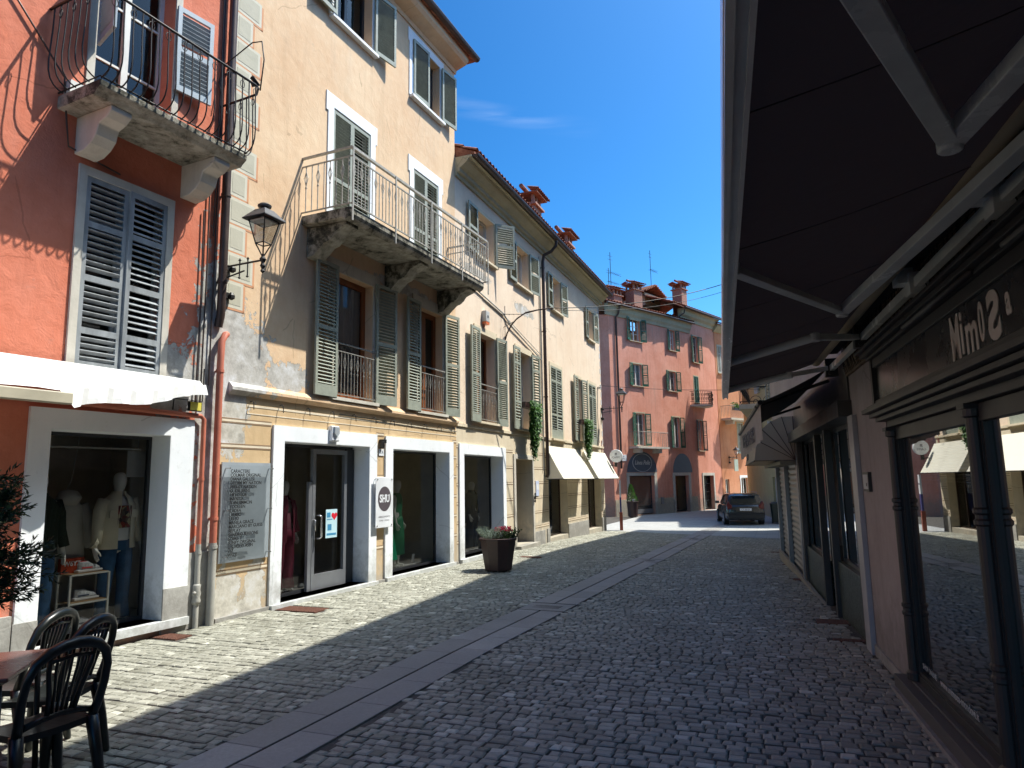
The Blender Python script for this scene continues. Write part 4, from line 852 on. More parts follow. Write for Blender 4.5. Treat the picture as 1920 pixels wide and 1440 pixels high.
for (x0, x1, z0, z1), sh, cl in (((.3, 1.0, 9.8, 12.0), SHGREY, 1), ((2.4, 3.2, 3.6, 6.0), SHGREY, 1)):
    window(FD, orh, x0, x1, z0, z1, .12, WFRAME, 'double', False, surround=.02, surw=.07, surmat=PLB, leaves=[(x0, z0, (x1-x0)/2, z1-z0, -1, 2, sh, (.4, .7), .0, .05, .09), (x1, z0, (x1-x0)/2, z1-z0, 1, 2, sh, (.4, .7), .0, .05, .09)])
window(FD, orh, 2.5, 3.4, -.3, 1.7, .12, WFRAME, surround=.03, surw=.12, surmat=WHITE); window(FD, orh, .35, .9, -.6, 1.6, .12, WFRAME, sill=False); shopwin(FD, orh, 4.3, 5.4, -.6, 1.75, .2, 1, wallmat=ROOM)
m = FD.mb(); m.box(.3, 4.6, -.01, .9, 6.1, 6.25); bal = m.build('balcony', WSTONE, orh); 
for q in (.8, 3.6): m = FD.mb(); m.box(q, q+.25, 0, .7, 5.8, 6.099); m.build('bracket', WSTONE, bal)
m = FD.mb(); m.tube([(.33, 0, 7.2), (.33, .87, 7.2), (4.57, .87, 7.2), (4.57, 0, 7.2)], .02, 4); railbars(m, [(.33, 0), (.33, .87), (4.57, .87), (4.57, 0)], 6.25, 7.2, .12, .014); m.build('railing', IRONL, bal)
cornice(FD, orh, -.2, 9.2, 13.5, [(-.02, 13.0), (.1, 13.0), (.4, 13.3), (.5, 13.4)], CORN); roof2(FD, -.3, 9.3, 13.53, .6, 3.5).build('roof', TILE, orh, fix=False)
m = FD.mb(); m.tube([(4.0, .08, 13), (4.0, .08, -.6)], .05, 6); m.build('downpipe', COPPERP, orh)
# yellow house behind the corner on the right
FY = Fac((12.9, 32.7), 13, -1)
yh = FY.thing('yellow_house', 'ochre yellow house behind the right hand corner, beside the dark bins', 'house')
opsY = [(3.5, 4.4, 3.4, 5.4, .2), (8.5, 9.4, 3.4, 5.4, .2), (8.5, 9.4, 6.8, 8.6, .2), (4.2, 5.6, -.6, 1.7, .2), (12, 13, 3.4, 5.4, .2)]
m = FY.mb(); wallgrid(m, 0, 6.8, -.9, 8.7, opsY[:1]+opsY[3:4]); wallgrid(m, 6.8, 19, -.9, 13.1, [opsY[1], opsY[2], opsY[4]]); m.quad((0, 0, -.9), (0, -11, -.9), (0, -11, 8.7), (0, 0, 8.7)); m.quad((6.8, 0, 8.7), (6.8, -11, 8.7), (6.8, -11, 13.1), (6.8, 0, 13.1)); m.build('front_wall', YELW, yh)
m = FY.mb(); m.quad((19, 0, -.9), (19, -11, -.9), (19, -11, 13.1), (19, 0, 13.1)); m.quad((0, -11, -.9), (19, -11, -.9), (19, -11, 8.7), (0, -11, 8.7)); m.build('side_wall', YELW, yh)
for q in opsY: window(FY, yh, *q[:4], .12, WFRAME, sill=q[2] > 0, leaves=pick(.4, q[0], q[1], q[2], q[3], mat=SHGREY) if q[2] > 0 else ())
roof2(FY, -.2, 6.8, 8.7, .3, 5.5, .12).build('roof', TILE, yh, fix=False); roof2(FY, 6.8, 19.3, 13.1, .3, 5.5, .12).build('roof', TILE, yh, fix=False)
# ------------------------------------------------------------------ right side block
rb = FR.thing('mauve_house', 'mauve plastered house on the right with the black shop front and the marble based shop', 'house')
opsR = [(-8.2, -1.5, .0, 2.72, .35), (.05, 5.6, -.5, 2.95, 1.0), (5.85, 8.4, -.7, 2.1, .12), (8.6, 10.8, -.7, 2.1, .12)]
upW = [(x, x+1.0, z, z+h) for x in (-6.5, -3.8, -1.2, 1.6, 4.4, 7.2, 9.6) for z, h in ((4.3, 2.0), (7.4, 1.6))]
m = FR.mb(); wallgrid(m, -14, 11.2, -.9, 10.4, opsR+[(*q, .2) for q in upW]); m.build('front_wall', MAUVE, rb); body(FR, rb, -14, 11.2, -.9, 10.4, 8, SIDEW)
for q in upW: window(FR, rb, *q, .15, WFRAME, roomd=.4, leaves=pick(.5, q[0], q[1], q[2], q[3], mat=SHG))
roof(FR, rb, -14, 11.3, 10.42, .4, .4, 8, near=False); gutter(FR, rb, -14, 11.3, .42, 10.38)
ROUGH = plaster('rough_dirty_masonry', (.13, .09, .055), (.30, .235, .17), (.3, .25, .2), bump=1.2, streak=.8)
m = FR.mb(); m.box(-9, -.02, .001, .03, 2.73, 4.2); rm = m.build('masonry_band', ROUGH, rb)
m = FR.mb()
for k in range(90):
    x = -.05-k*.07+random.uniform(-.015, .015); m.tube([(x, .034, 2.75), (x+random.uniform(-.05, .05), .05+random.uniform(0, .03), 2.9), (x+random.uniform(-.08, .08), .045, 3.15)], .0035, 4, cap=False)
for k in range(4): m.tube([(-.05-j*.4, .045+random.uniform(0, .02), 2.8+k*.1+random.uniform(-.012, .012)) for j in range(17)], .003, 4, cap=False)
m.build('bird_netting', basic('dull_brown_netting', (.03, .022, .015), .9), rb)
m = FR.mb(); m.box(-1.49, -.27, .001, .02, -.05, .09); m.build('plinth', STONE, rb)
# black painted shop front
BLK = basic('black_painted_joinery', (.026, .023, .022), .5, var=.2, vs=6)
sf = None
m = FR.mb(); t0, t1 = -8.2, -1.62
for a_, b_, c_, d_ in ((-.06, .03, 2.08, 2.13), (.0, .10, 2.13, 2.16), (.0, .14, 2.165, 2.195), (.0, .185, 2.2, 2.235), (.0, .15, 2.24, 2.26)): m.box(t0, t1+(b_-.1)*.9, a_, b_, c_, d_)
m.box(t0, t1-.0, -.05, .10, 2.262, 2.30); m.box(t0, t1-.0, -.05, .10, 2.57, 2.64)
m.box(t1-.06, t1, -.05, .11, 2.262, 2.64)
for a_, b_, c_, d_ in ((.0, .13, 2.642, 2.665), (.0, .17, 2.667, 2.7), (.0, .2, 2.702, 2.725)): m.box(t0, t1+(b_-.1)*.9, a_, b_, c_, d_)
m.box(t0, t1, -.12, -.01, 1.98, 2.075); m.box(t0, t1, -.12, -.01, .13, .2)
fr = m.build('shop_front', BLK, rb, bevel=.003)
m = FR.mb(); m.box(t0, t1-.062, -.05, .08, 2.301, 2.569)
def fasc():
    a = N('glossy_black_fascia'); f = a.noise(3, 5, .6); c = a.ramp(f, [(.3, (.012, .012, .013)), (.7, (.03, .027, .026))]); a.l(c, a.b.inputs['Base Color']); a.l(a.math('MULTIPLY_ADD', f, .28, .12), a.b.inputs['Roughness']); a.b.inputs['Specular IOR Level'].default_value = .8; return a.m
m.build('fascia_board', fasc(), fr)
m = FR.mb(); m.mi = 0
for x in (-2.9, -4.6): m.tube([(x, .13, 2.66), (x-1.3, .13, 2.66)], .022, 8)
m.build('light_tube_housing', BLK, fr, smooth=True)
for x in (-1.70, -3.57, -5.6, -7.6):
    m = FR.mb(); pr_ = [(.045, .14), (.06, .15), (.06, .2), (.043, .22), (.043, .62), (.052, .63), (.052, .65), (.043, .66), (.043, .68), (.052, .69), (.052, .71), (.042, .72), (.042, 1.42), (.052, 1.43), (.052, 1.45), (.042, 1.46), (.042, 1.48), (.052, 1.49), (.052, 1.51), (.042, 1.52), (.04, 2.0), (.055, 2.01), (.055, 2.05)]
    m.lathe((x, .0, 0), pr_, 14); m.box(x-.06, x+.06, -.06, .06, 2.051, 2.078)
    m.box(x-.05, x+.05, -.06, -.012, .2, 1.98); m.build('half_column', BLK, fr, smooth=False); 
for (a, c) in ((-3.52, -1.75), (-5.55, -3.62), (-7.55, -5.65)):
    m = FR.mb(); m.extrude([(a, .2), (c, .2), (c, 1.98), (a, 1.98), (a, .2), (a+.022, .222), (a+.022, 1.958), (c-.022, 1.958), (c-.022, .222), (a+.022, .222)], lambda x, z: (x, -.055, z), lambda x, z: (x, -.02, z)) if False else (m.box(a, a+.022, -.055, -.02, .2, 1.98), m.box(c-.022, c, -.055, -.02, .2, 1.98), m.box(a+.0221, c-.0221, -.055, -.02, .2, .225)); w_ = m.build('shop_window', BLK, rb)
    m = FR.mb(); m.quad((a, -.04, .2), (c, -.04, .2), (c, -.04, 1.98), (a, -.04, 1.98)); m.build('pane', RGLASS, w_)
    if c > -2: 
        for body_, sz, xx in (('SHOP ONLINE', .055, -1.98), ('www.mimosa-mondovi.it', .075, -2.62)): textmesh('lettering', body_, sz, WFRAME, w_, FR.tm(xx, -.034, .275), .0005)
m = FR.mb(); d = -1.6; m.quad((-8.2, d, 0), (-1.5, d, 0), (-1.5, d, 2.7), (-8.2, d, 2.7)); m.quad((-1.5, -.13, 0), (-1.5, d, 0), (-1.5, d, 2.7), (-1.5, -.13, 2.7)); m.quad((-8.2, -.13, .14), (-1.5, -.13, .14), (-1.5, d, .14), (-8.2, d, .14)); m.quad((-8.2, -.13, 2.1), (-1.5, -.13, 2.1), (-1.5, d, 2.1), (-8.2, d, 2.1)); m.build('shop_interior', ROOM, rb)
m = FR.mb(); m.box(-8.2, -1.45, -.13, .10, .03, .125); m.box(-8.2, -1.55, -.13, .03, .126, .145); m.build('window_sill', basic('dark_grey_sill_stone', (.085, .08, .075), .6, bump=.3), rb, bevel=.004)
m = FR.mb(); m.box(-8.2, -1.43, -.1, .125, -.03, .03); m.build('sill_base', STONE, rb)
# the name on the fascia (uneven letters, the S reversed)
SIGNC = basic('beige_sign_letters', (.50, .44, .39), .5)
for ch, x, sz, dz, sx in (('M', -3.70, .36, -.03, .58), ('i', -3.81, .33, -.01, .8), ('m', -3.95, .34, -.035, .72), ('0', -4.095, .27, -.015, .55), ('S', -4.255, .305, -.02, -1.05), ('a', -4.43, .2, .02, .66)):
    textmesh('letter', ch, sz, SIGNC, fr, FR.tm(x, .0825, 2.435+dz), .002, .013 if ch in 'S' else .006, sx=sx)
# blinds / displays inside the first pane
t = FR.thing('slatted_blind', 'brown slatted blind half lowered behind the black framed shop pane', 'blind', -1.85, -.16, 1.62)
m = FR.mb()
for k in range(16): m.box(-1.35, .0, -.02, 0, .02+k*.022, .034+k*.022)
m.build('slats', basic('brown_blind_slats', (.05, .04, .025), .6), t)
t = FR.thing('leaflet', 'blue and white leaflet at the foot of the second black framed pane', 'leaflet', -3.9, -.15, .2)
m = FR.mb(); m.M = Matrix.Rotation(R(12), 4, 'Y'); m.box(-.25, 0, -.004, 0, 0, .34); m.build('paper', basic('blue_leaflet_paper', (.05, .30, .42), .5), t)
m = FR.mb(); m.M = Matrix.Rotation(R(12), 4, 'Y'); m.box(-.2, -.05, .0005, .002, .18, .3); m.build('print', basic('white_print', (.8, .8, .8), .5), t)
# marble based shop with a recessed entrance
def marb():
    a = N('dark_green_marble'); f = a.noise(9, 9, .7, None, 2.5); c = a.ramp(f, [(.36, (.003, .006, .005)), (.47, (.012, .02, .016)), (.52, (.16, .19, .16)), (.56, (.01, .02, .015)), (.63, (.09, .11, .09)), (.68, (.006, .01, .008))]); a.l(c, a.b.inputs['Base Color']); a.b.inputs['Roughness'].default_value = .3; a.b.inputs['Specular IOR Level'].default_value = .25; return a.m
MARB = marb()
DG = basic('dark_grey_metal_panel', (.05, .047, .045), .45)
POSTM = basic('grey_painted_post', (.36, .36, .36), .4)
for q in ((.2, 2.0, -.25, -.03, -.5, .62), (3.1, 5.45, -.25, -.03, -.5, .5)): m = FR.mb(); m.box(*q); m.build('marble_base', MARB, rb, bevel=.006)
for q in ((-.27, -.02, .001, .05, -.02, 2.31), (.05, .2, -.07, .02, -.5, 2.3), (2.0, 2.1, -.07, .02, -.5, 2.3), (3.0, 3.1, -.07, .02, -.5, 2.3), (5.45, 5.6, -.07, .02, -.5, 2.3)): m = FR.mb(); m.box(*q); m.build('metal_post', POSTM if q[0] < 0 else DG, rb, bevel=.004)
m = FR.mb(); m.box(-.05, 5.62, -.9, .14, 2.31, 2.48); m.box(.0, 5.6, -.3, .02, 2.481, 2.95); m.build('header_panel', DG, rb, bevel=.004)
for (a, c, z0) in ((.2, 2.0, .62), (3.1, 5.45, .5)):
    m = FR.mb(); n = 8; w_ = None
    m.box(a, c, -.14, -.10, z0, z0+.04); m.box(a, c, -.14, -.10, 2.26, 2.31); m.box(a, a+.03, -.14, -.1, z0+.04, 2.26); m.box(c-.03, c, -.14, -.1, z0+.04, 2.26); w_ = m.build('showcase', ANTH, rb)
    m = FR.mb(); m.quad((a+.03, -.12, z0+.04), (c-.03, -.12, z0+.04), (c-.03, -.12, 2.26), (a+.03, -.12, 2.26)); m.build('pane', RGLASS, w_)
m = FR.mb(); m.quad((.05, -.98, -.5), (5.6, -.98, -.5), (5.6, -.98, 2.9), (.05, -.98, 2.9)); m.quad((.05, -.98, .6), (2, -.98, .6), (2, -.15, .6), (.05, -.15, .6)); m.quad((3.1, -.98, .5), (5.5, -.98, .5), (5.5, -.15, .5), (3.1, -.15, .5)); m.build('shop_interior', ROOM, rb)
t = FR.thing('draped_display', 'white striped cloth display with pale figures inside the curved marble showcase', 'window display', .95, -.3, .64)
m = FR.mb()
for k in range(12):
    x = -.55+k*.1; m.tube([(x*.85, 0, 1.42-abs(k-5.5)**2*.004), (x, .03*sin(k), .8), (x*.8, 0, .12+abs(k-5.5)**2*.012)], .02, 5)
m.build('cloth_strips', CURT, t, smooth=True); m = FR.mb(); m.lathe((0, 0, 0), [(.12, 0), (.16, .05), (.15, .16), (.06, .2)], 10); m.lathe((-.3, .05, 0), [(.08, 0), (.08, .22), (.03, .24)], 8); m.build('pedestal', CURT, t, smooth=True)
t = FR.thing('red_display', 'red goods on shelves behind the glass of the marble based shop', 'window display', 1.5, -.8, .6)
m = FR.mb()
for z in (.2, .55, .9): m.box(-.45, .5, 0, .2, z, z+.015)
m.build('shelves', STEEL, t); m = FR.mb()
for k in range(9): m.box(-.4+.1*k, -.34+.1*k, .02, .15, .216+.35*(k % 3), .36+.35*(k % 3))
m.build('goods', basic('red_goods', (.35, .02, .03), .5), t)
# roller shutters
def roller(x0, x1, z0, z1):
    m = FR.mb(); n = int((z1-z0)/.028); prev = None
    for i in range(n+1):
        z = z0+(z1-z0)*i/n; o = -.06+.014*sin(i*2*pi/4); a, b = m.vert((x0, o, z)), m.vert((x1, o, z))
        if prev: m.face([prev[0], prev[1], b, a])
        prev = (a, b)
    return m
for (a, c) in ((5.9, 8.35), (8.65, 10.75)):
    o = roller(a, c, -.45, 2.05).build('roller_shutter', basic('ribbed_shutter_metal', (.26, .26, .25), .4, metal=.5, var=.12), rb, smooth=True, fix=False)
for q in ((5.62, 5.9, -.05, .03, -.5, 2.12), (8.36, 8.64, -.05, .03, -.5, 2.12), (10.76, 10.95, -.05, .03, -.5, 2.12)): m = FR.mb(); m.box(*q); m.build('shutter_guide', ALU, rb)
m = FR.mb(); m.box(.0, 11.19, .001, .05, -.6, -.1); m.M = None; m.build('stone_edge', plaster('sandy_stone_edge', (.30, .25, .17), (.42, .36, .26), bump=.6), rb)
# neighbouring house along the bend, mostly hidden
nb = F4.thing('corner_house', 'house on the right beyond the shutters with the black scrollwork balcony', 'house')
L4 = (K2-K1).length
m = F4.mb(); wallgrid(m, .02, L4, -.9, 10.6, [(2, 3, 3.75, 5.8, .2), (5.5, 6.5, 3.75, 5.8, .2), (9, 10, 3.75, 5.8, .2)]); m.build('front_wall', YELW, nb); body(F4, nb, .02, L4, -.9, 10.6, 8, SIDEW)
for x in (2, 5.5, 9): window(F4, nb, x, x+1, 3.75, 5.8, .15, WFRAME, leaves=pick(.48, x, x+1, 3.75, 5.8, mat=SHGREY))
roof(F4, nb, .0, L4+.15, 10.62, .45, .4, 8, near=False)
m = F4.mb(); m.box(.6, 5.2, -.01, .85, 3.55, 3.68); bal = m.build('balcony', WSTONE, nb)
m = F4.mb(); m.tube([(.62, 0, 4.7), (.62, .83, 4.7), (5.18, .83, 4.7), (5.18, 0, 4.7)], .02, 4); m.tube([(.62, 0, 3.75), (.62, .83, 3.75), (5.18, .83, 3.75), (5.18, 0, 3.75)], .015, 4)
def scroll(x, o, dx, do, z, s_):
    pts = []
    for k in range(22):
        a = k*.42; r = .21*(1-k/26); pts.append((x+dx*r*cos(a)*s_, o+do*r*cos(a)*s_, z+r*sin(a)))
    m.tube(pts, .011, 4)
for i in range(9): scroll(.9+i*.5, .83, 1, 0, 4.22, 1 if i % 2 else -1); m.tube([(.65+i*.5, .83, 3.68), (.65+i*.5, .83, 4.7)], .011, 4)
for i in range(2): scroll(.62, .2+i*.42, 0, 1, 4.22, 1 if i else -1); scroll(5.18, .2+i*.42, 0, 1, 4.22, 1)
m.build('railing', IRON, bal)
# ------------------------------------------------------------------ awnings on the right
FAB = basic('dark_brown_awning_cloth', (.055, .042, .034), .9, var=.15, vs=2)
def fabm(name, col, trans=.25):
    a = N(name); a.b.inputs['Base Color'].default_value = (*col, 1); a.b.inputs['Roughness'].default_value = .9
    tr = a.n('ShaderNodeBsdfTranslucent'); tr.inputs[0].default_value = (*col, 1); ms = a.n('ShaderNodeMixShader'); ms.inputs[0].default_value = trans
    a.bump(a.noise(9, 4, .6), .25, .02); a.l(a.b.outputs[0], ms.inputs[1]); a.l(tr.outputs[0], ms.inputs[2]); a.l(ms.outputs[0], a.t.nodes['Material Output'].inputs[0]); return a.m
FABT = fabm('dark_brown_awning_cloth_thin', (.075, .052, .038), .35)
ARM = basic('pale_grey_awning_arm', (.86, .86, .82), .25)
aw = FR.thing('folding_arm_awning', 'big dark brown folding arm awning overhead above the black shop front', 'awning', -3, 0, 2.6)
def L_(x, o, z): return (x+3, o, z-2.6)
def zf(o): return 2.98-(o-.14)*(.30/1.13)
m = FR.mb(); xa, xb = -10.5, .36; nn = 40
gr = [[m.vert(L_(xa+(xb-xa)*i/nn, .27+.97*j/6, zf(.27+.97*j/6)-.018*sin(pi*j/6)-.004*sin(i*2.1)*sin(pi*j/6))) for i in range(nn+1)] for j in range(7)]
for j in range(6):
    for i in range(nn): m.face([gr[j][i], gr[j][i+1], gr[j+1][i+1], gr[j+1][i]])
m.build('awning_cloth', FABT, aw, smooth=True, fix=False)
for k in range(9):
    m = FR.mb(); x = .0-k*1.2; m.tube([L_(x, .27+.97*j/6, zf(.27+.97*j/6)-.0165*sin(pi*j/6)-.004*sin((x-xa)/(xb-xa)*nn*2.1)*sin(pi*j/6)-.001) for j in range(7)], .003, 4); m.build('seam', basic('dark_seam_thread', (.06, .046, .036), .9), aw)
m = FR.mb(); m.box(*[v+3 for v in (xa, xb+.02)], 1.225, 1.262, .012, .09); m.box(*[v+3 for v in (xa, xb+.02)], 1.215, 1.228, -.004, .012); m.box(*[v+3 for v in (xa, xb+.02)], 1.255, 1.275, -.004, .0115); m.box(*[v+3 for v in (xa, xb+.02)], 1.264, 1.278, .02, .11); m.build('front_bar', basic('white_front_bar', (.86, .87, .84), .25), aw)
m = FR.mb(); m.tube([L_(xa, .25, 2.975), L_(xb+.05, .25, 2.975)], .055, 14); m.build('roller_tube', basic('cream_cloth_roll', (.42, .33, .22), .8), aw, smooth=True)
m = FR.mb(); m.box(xa+3, .5+3, .07, .115, .26, .32); m.build('torsion_bar', ARM, aw)
m = FR.mb(); m.box(xa+3, xb+3, .0305, .31, .44, .455); m.build('sky_gap_blocker', FAB, aw)  # added board over the wall gap, keeps sky light off the torsion bar
for k, (s_, e_, f_, wd) in enumerate((((.44, .13), (-.03, .58), (.1, 1.24), .05), ((-1.35, .13), (-2.12, .57), (-1.85, 1.24), .05), ((-5.2, .2), (-2.87, .49), (-4.62, 1.24), .055), ((-7.7, .22), (-5.42, .55), (-6.95, 1.24), .055))):
    z = lambda o: zf(o)-.085
    m = FR.mb(); wd *= 1.35; S_, E_, G_ = L_(s_[0], s_[1], z(s_[1])-.0), L_(e_[0], e_[1], z(e_[1])), L_(f_[0], f_[1], 2.66)
    m.bar(S_, E_, wd, .05); m.bar(E_, G_, wd*.85, .035) if k > 1 else m.tube([E_, G_], .034, 12)
    m.lathe((E_[0], E_[1], E_[2]-.035), [(.035, 0), (.04, .01), (.04, .06), (.03, .07)], 12); m.lathe((G_[0], G_[1]-.01, G_[2]-.03), [(.03, 0), (.035, .06)], 10); m.build('folding_arm', ARM, aw, bevel=.004)
    m = FR.mb(); bx = s_[0] if k < 2 else s_[0]+.1; m.box(bx-.05+3, bx+.05+3, .03, .16, .2, .4); m.tube([L_(bx-.08, .12, 2.83), L_(bx+.08, .12, 2.83)], .018, 8); m.build('wall_bracket', DG, aw, bevel=.004)
for bx in (-3.1, -4.5):
    m = FR.mb(); m.box(bx-.06+3, bx+.06+3, .03, .14, .22, .36); m.box(bx-.02+3, bx+.1+3, .1, .2, .3, .4); m.build('wall_bracket', ARM, aw, bevel=.004)
# second awning with a lettered valance
aw2 = FR.thing('lettered_awning', 'dark awning with a pale lettered valance above the marble based shop', 'awning', 2.4, 0, 2.4)
m = FR.mb(); A2 = [(.55, .86, 2.56), (4.3, 1.0, 2.42)]
for i in range(12):
    a, b = i/12, (i+1)/12
    q = lambda t, s_: (A2[0][0]+(A2[1][0]-A2[0][0])*t-2.4, .1+(A2[0][1]+(A2[1][1]-A2[0][1])*t-.1)*s_, 2.92-2.4+(A2[0][2]+(A2[1][2]-A2[0][2])*t-2.92)*s_-.02*sin(pi*s_))
    for j in range(4): m.quad(q(a, j/4), q(b, j/4), q(b, (j+1)/4), q(a, (j+1)/4))
m.build('awning_cloth', FAB, aw2, smooth=True, fix=False)
m = FR.mb(); nn = 60
def vq(t, s_): return (A2[0][0]+(A2[1][0]-A2[0][0])*t-2.4, A2[0][1]+(A2[1][1]-A2[0][1])*t+.012*sin(t*40)*s_, A2[0][2]+(A2[1][2]-A2[0][2])*t-2.4-.44*s_+.012*abs(sin(t*pi*10))*s_)
for i in range(nn):
    for j in range(3): m.quad(vq(i/nn, j/3), vq((i+1)/nn, j/3), vq((i+1)/nn, (j+1)/3), vq(i/nn, (j+1)/3))
VAL = fabm('pale_valance_cloth', (.46, .42, .38), .3)
va = m.build('valance', VAL, aw2, smooth=True, fix=False)
DARKL = basic('dark_grey_lettering', (.06, .06, .065), .7)
textmesh('lettering', 'VIBERGALESE', .26, DARKL, va, FR.tm(.02, .955, -.17) @ Matrix.Rotation(R(2.1), 4, 'Y'), .003, .004, sx=1.35)
m = FR.mb(); m.tube([(-1.85, .86, .16), (1.9, 1.0, .02)], .03, 8)
for x in (-1.6, 1.5): m.tube([(x, .08, .4), (x+.4, .5, .3), (x, .9, .13)], .02, 6)
m.build('awning_frame', IRON, aw2)
# quarter round canopy
aw3 = FR.thing('rounded_canopy', 'cream quarter round canopy above the roller shutters', 'awning', 8, 0, 2.0)
prof = [(.03, .80), (.22, .80), (.42, .72), (.58, .58), (.68, .38), (.74, .0)]
CREAM = fabm('beige_canopy_cloth', (.50, .43, .32), .35)
m = FR.mb(); xa, xb = -2.3, 2.7
for (a, b) in zip(prof, prof[1:]):
    for i in range(10):
        u, v = xa+(xb-xa)*i/10, xa+(xb-xa)*(i+1)/10; m.quad((u, a[0], a[1]), (v, a[0], a[1]), (v, b[0], b[1]), (u, b[0], b[1]))
hub = (.03, .0)
for x in (xa, xb):
    for (a, b) in zip(prof, prof[1:]): m.face([m.vert((x, *hub)), m.vert((x, *a)), m.vert((x, *b))])
cc = m.build('canopy_cloth', CREAM, aw3, fix=False); m = FR.mb()
for x in (xa, xb):
    for p in prof: m.tube([(x+(-.006 if x < 0 else .006), *hub), (x+(-.006 if x < 0 else .006), *p)], .008, 4)
m.tube([(xa, .74, 0), (xb, .74, 0)], .014, 6); m.build('ribs', basic('dark_seam', (.08, .06, .045), .8), aw3)
m = FR.mb(); m.box(xa, xb, .05, .3, -.08, -.01); m.build('shutter_housing', basic('olive_painted_box', (.20, .19, .13), .6), aw3)
textmesh('lettering', 'STELLA', .26, DARKL, cc, FR.tm(1.2, .732, .17) @ Matrix.Rotation(R(-9), 4, 'X'), .003, .004, sx=1.25)
# small framed notice on the pillar
t = FR.thing('framed_notice', 'small dark framed notice on the mauve pillar', 'notice', -.6, .0, 1.64)
m = FR.mb(); m.box(-.13, .13, .001, .03, -.09, .09); m.build('frame', BLK, t); m = FR.mb(); m.box(-.105, .105, .0305, .033, -.068, .068); m.build('card', basic('pale_grey_card', (.42, .42, .43), .5), t); m = FR.mb(); m.box(-.06, -.03, .0335, .036, -.04, -.01); m.build('button', IRON, t)
# ------------------------------------------------------------------ awnings on the left
def lawn(x0, x1, lab):
    t = F3.thing('shop_awning', lab, 'awning', (x0+x1)/2, 0, 1.76, 'cream awnings on the cream house')
    m = F3.mb(); w2 = (x1-x0)/2; D = .56; H = .99; n = 10
    for i in range(n):
        for j in range(5):
            q = lambda a, b: (-w2+2*w2*a, .03+(D-.03)*b, H-(H)*b-.03*sin(pi*b))
            m.quad(q(i/n, j/5), q((i+1)/n, j/5), q((i+1)/n, (j+1)/5), q(i/n, (j+1)/5))
    for s_ in (-1, 1):
        pts = [(s_*w2, .03+(D-.03)*j/5, H-H*j/5-.03*sin(pi*j/5)) for j in range(6)]
        m.face([m.vert(p) for p in pts]+[m.vert((s_*w2, .03, 0))])
    m.build('awning_cloth', fabm('cream_awning_cloth', (.80, .76, .64), .18) if 'lc' not in MATS else MATS['lc'], t, smooth=False, fix=False)
    m = F3.mb(); m.box(-w2, w2, D-.01, D+.015, -.025, .0); m.box(-w2-.01, -w2+.01, .03, D, -.02, 0); m.box(w2-.01, w2+.01, .03, D, -.02, 0); m.build('awning_frame', IRON, t); return t
MATS['lc'] = fabm('cream_awning_cloth', (.80, .76, .64), .18)
lawn(5.98, 9.5, 'cream sloping shop awning next to the dark downpipe on the cream house'); lawn(10.1, 13.25, 'cream sloping shop awning at the far corner of the cream house')
t = F1.thing('white_awning', 'white cloth awning with a loose hanging end on the coral house', 'awning', -2.4, 0, 2.6)
m = F1.mb(); n = 44
def tw(u): return Vector((-3.6+5.58*u, .09, .43)) if u < 1 else Vector((1.98, .09, .43))
def ed(u):
    if u < .42: return Vector((-3.6+3.5*u/.42, .85, .02))
    v = (u-.42)/.58; return Vector((-.1+2.1*v, .85-.68*v**.8, .02+.34*v+.03*sin(v*9)))
def bt(u):
    e = ed(u); v = max(0, (u-.42)/.58); wr = .03*sin(v*40)*(1-v*.4)
    return e+Vector((wr*.6, .02+wr*1.4, -.17*(1-.25*v) if u >= .42 else -.001))
for i in range(n):
    for j in range(6):
        f = lambda u, b: tw(u).lerp(ed(u), b)-Vector((0, 0, .025*sin(pi*b)))+Vector((0, .006*sin(u*70)*b, .006*sin(u*70)*b))
        m.quad(f(i/n, j/6), f((i+1)/n, j/6), f((i+1)/n, (j+1)/6), f(i/n, (j+1)/6))
    if (i+.5)/n > .42:
        for j in range(3):
            g_ = lambda u, b: ed(u).lerp(bt(u), b)+Vector((0, .006*sin(u*70), .006*sin(u*70)*(1-b)))
            m.quad(g_(i/n, j/3), g_((i+1)/n, j/3), g_((i+1)/n, (j+1)/3), g_(i/n, (j+1)/3))
WC = fabm('white_awning_cloth', (.74, .74, .72), .04)
m.build('awning_cloth', WC, t, smooth=True, fix=False)
m = F1.mb(); m.box(-3.6, -.08, .82, .90, -.11, .0); m.build('front_bar', basic('beige_front_bar', (.50, .45, .33), .5), t, bevel=.01)
